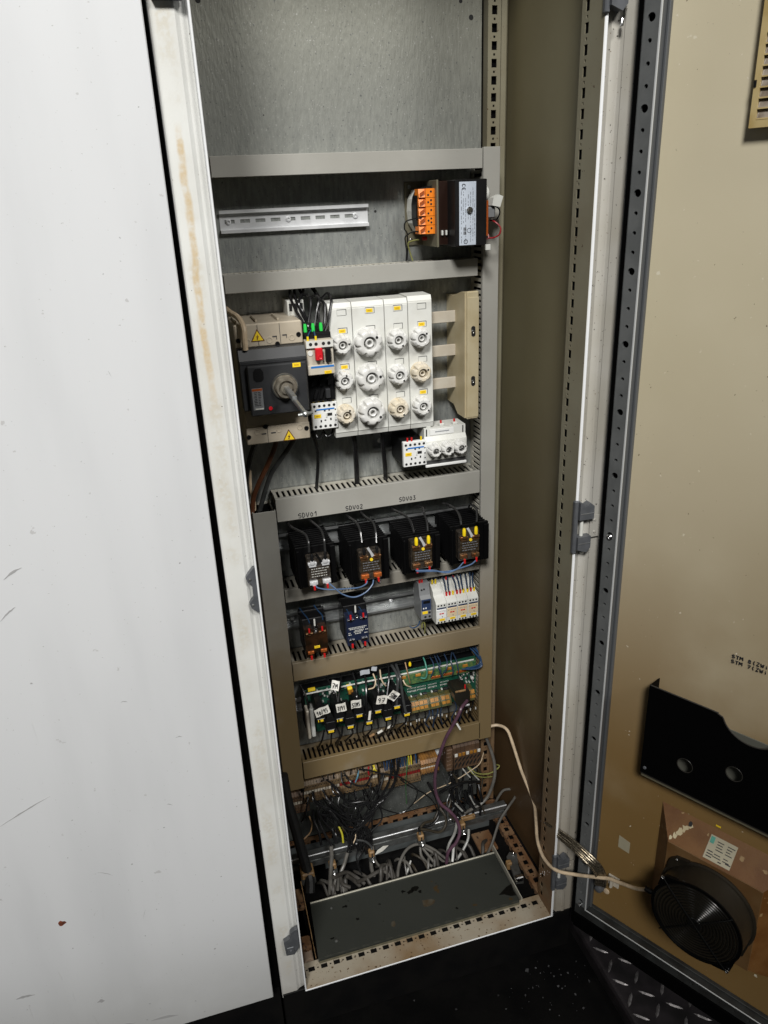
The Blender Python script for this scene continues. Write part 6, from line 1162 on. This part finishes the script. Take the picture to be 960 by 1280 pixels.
('cable', 'shiny grey cable falling right of the fourth clamp', None, 'silver_wire', 3.2, [(425, 230, 33), (418, 218, 15), (399, 206, -3), (380, 195, -12)]),
('cable', 'short white cable between the fourth clamp cables', None, 'white_wire', 3.2, [(382, 215, 16), (377, 205, 1), (371, 194, -12)]),
('cable', 'white wire tip in the floor opening', None, 'white_wire', 2.0, [(279, 212, 5), (272, 206, -4), (264, 198, -15)]),
('cable', 'grey cable low at the cover edge', None, 'lgrey_cable', 3.2, [(214, 205, 4), (226, 200, -9), (235, 195, -15)]),
('fan_cable', 'cream cable from the right duct along the side panel to the door fan', None, 'cream_cable', 3.4, [(496, 285, 261), (516, 280, 263), (530, 262, 260), (535, 240, 234), (541, 205, 185), (548, 160, 142), (529, 110, 140), (509, 62, 134), (503, 20, 130), (509, -18, 137), (535, -47, 147), (563, -84, 169), (574, -99, 178), (584, -120, 186), (586, -160, 216), (575, -205, 266)]),
('BRAID', 'flat braided earth strap bridging cabinet frame and open door', None, 'braid', 1, [(523, 62, 176), (511, 20, 211), (515, -12, 222), (525, -46, 225), (539, -71, 215), (553, -83, 199), (565, -83, 172), (568, -81, 143)])]
WN = {}
for name, label, group, m_, r, pts in CABLES: WN.setdefault(group, []).append((pts[0][0], id(pts)))
for name, label, group, m_, r, pts in CABLES:
    if group and 2 < len(WN[group]) <= 8: label += ', '+ORD[sorted(WN[group]).index((pts[0][0], id(pts)))]
    if name == 'BRAID':
        t = thing('earth_strap', label, 'earth strap', pts[0])
        nrm = Vector((-.6, -.75, .25)).normalized()
        P = [Vector(p) for p in pts]
        for k in range(5):
            off = (k-2)*4.3; q = []
            for i, p in enumerate(P):
                T = (P[min(i+1, len(P)-1)]-P[max(i-1, 0)]).normalized(); s_ = T.cross(nrm).normalized(); q.append(p+s_*off+nrm*(.8*math.sin(k*2+i)))
            b = B(); b.tube(q, 2.5, 8, 0, 9); build('strand', b, 'braid', t)
        continue
    b = B(); b.tube(pts, r, 9 if r > 2.5 else 7, 0, 8)
    cat = {'wire': 'wire'}.get(name, 'cable')
    o = build(name, b, m_, label=label, cat=cat, group=group)
    if 'yellow cap' in label:
        b = B(); b.lathe([(2.6, 0), (3.2, 5), (1.6, 9)], (314, 284, 466), 'z', 10); build('yellow_cap', b, 'yellow_ferrule', o)
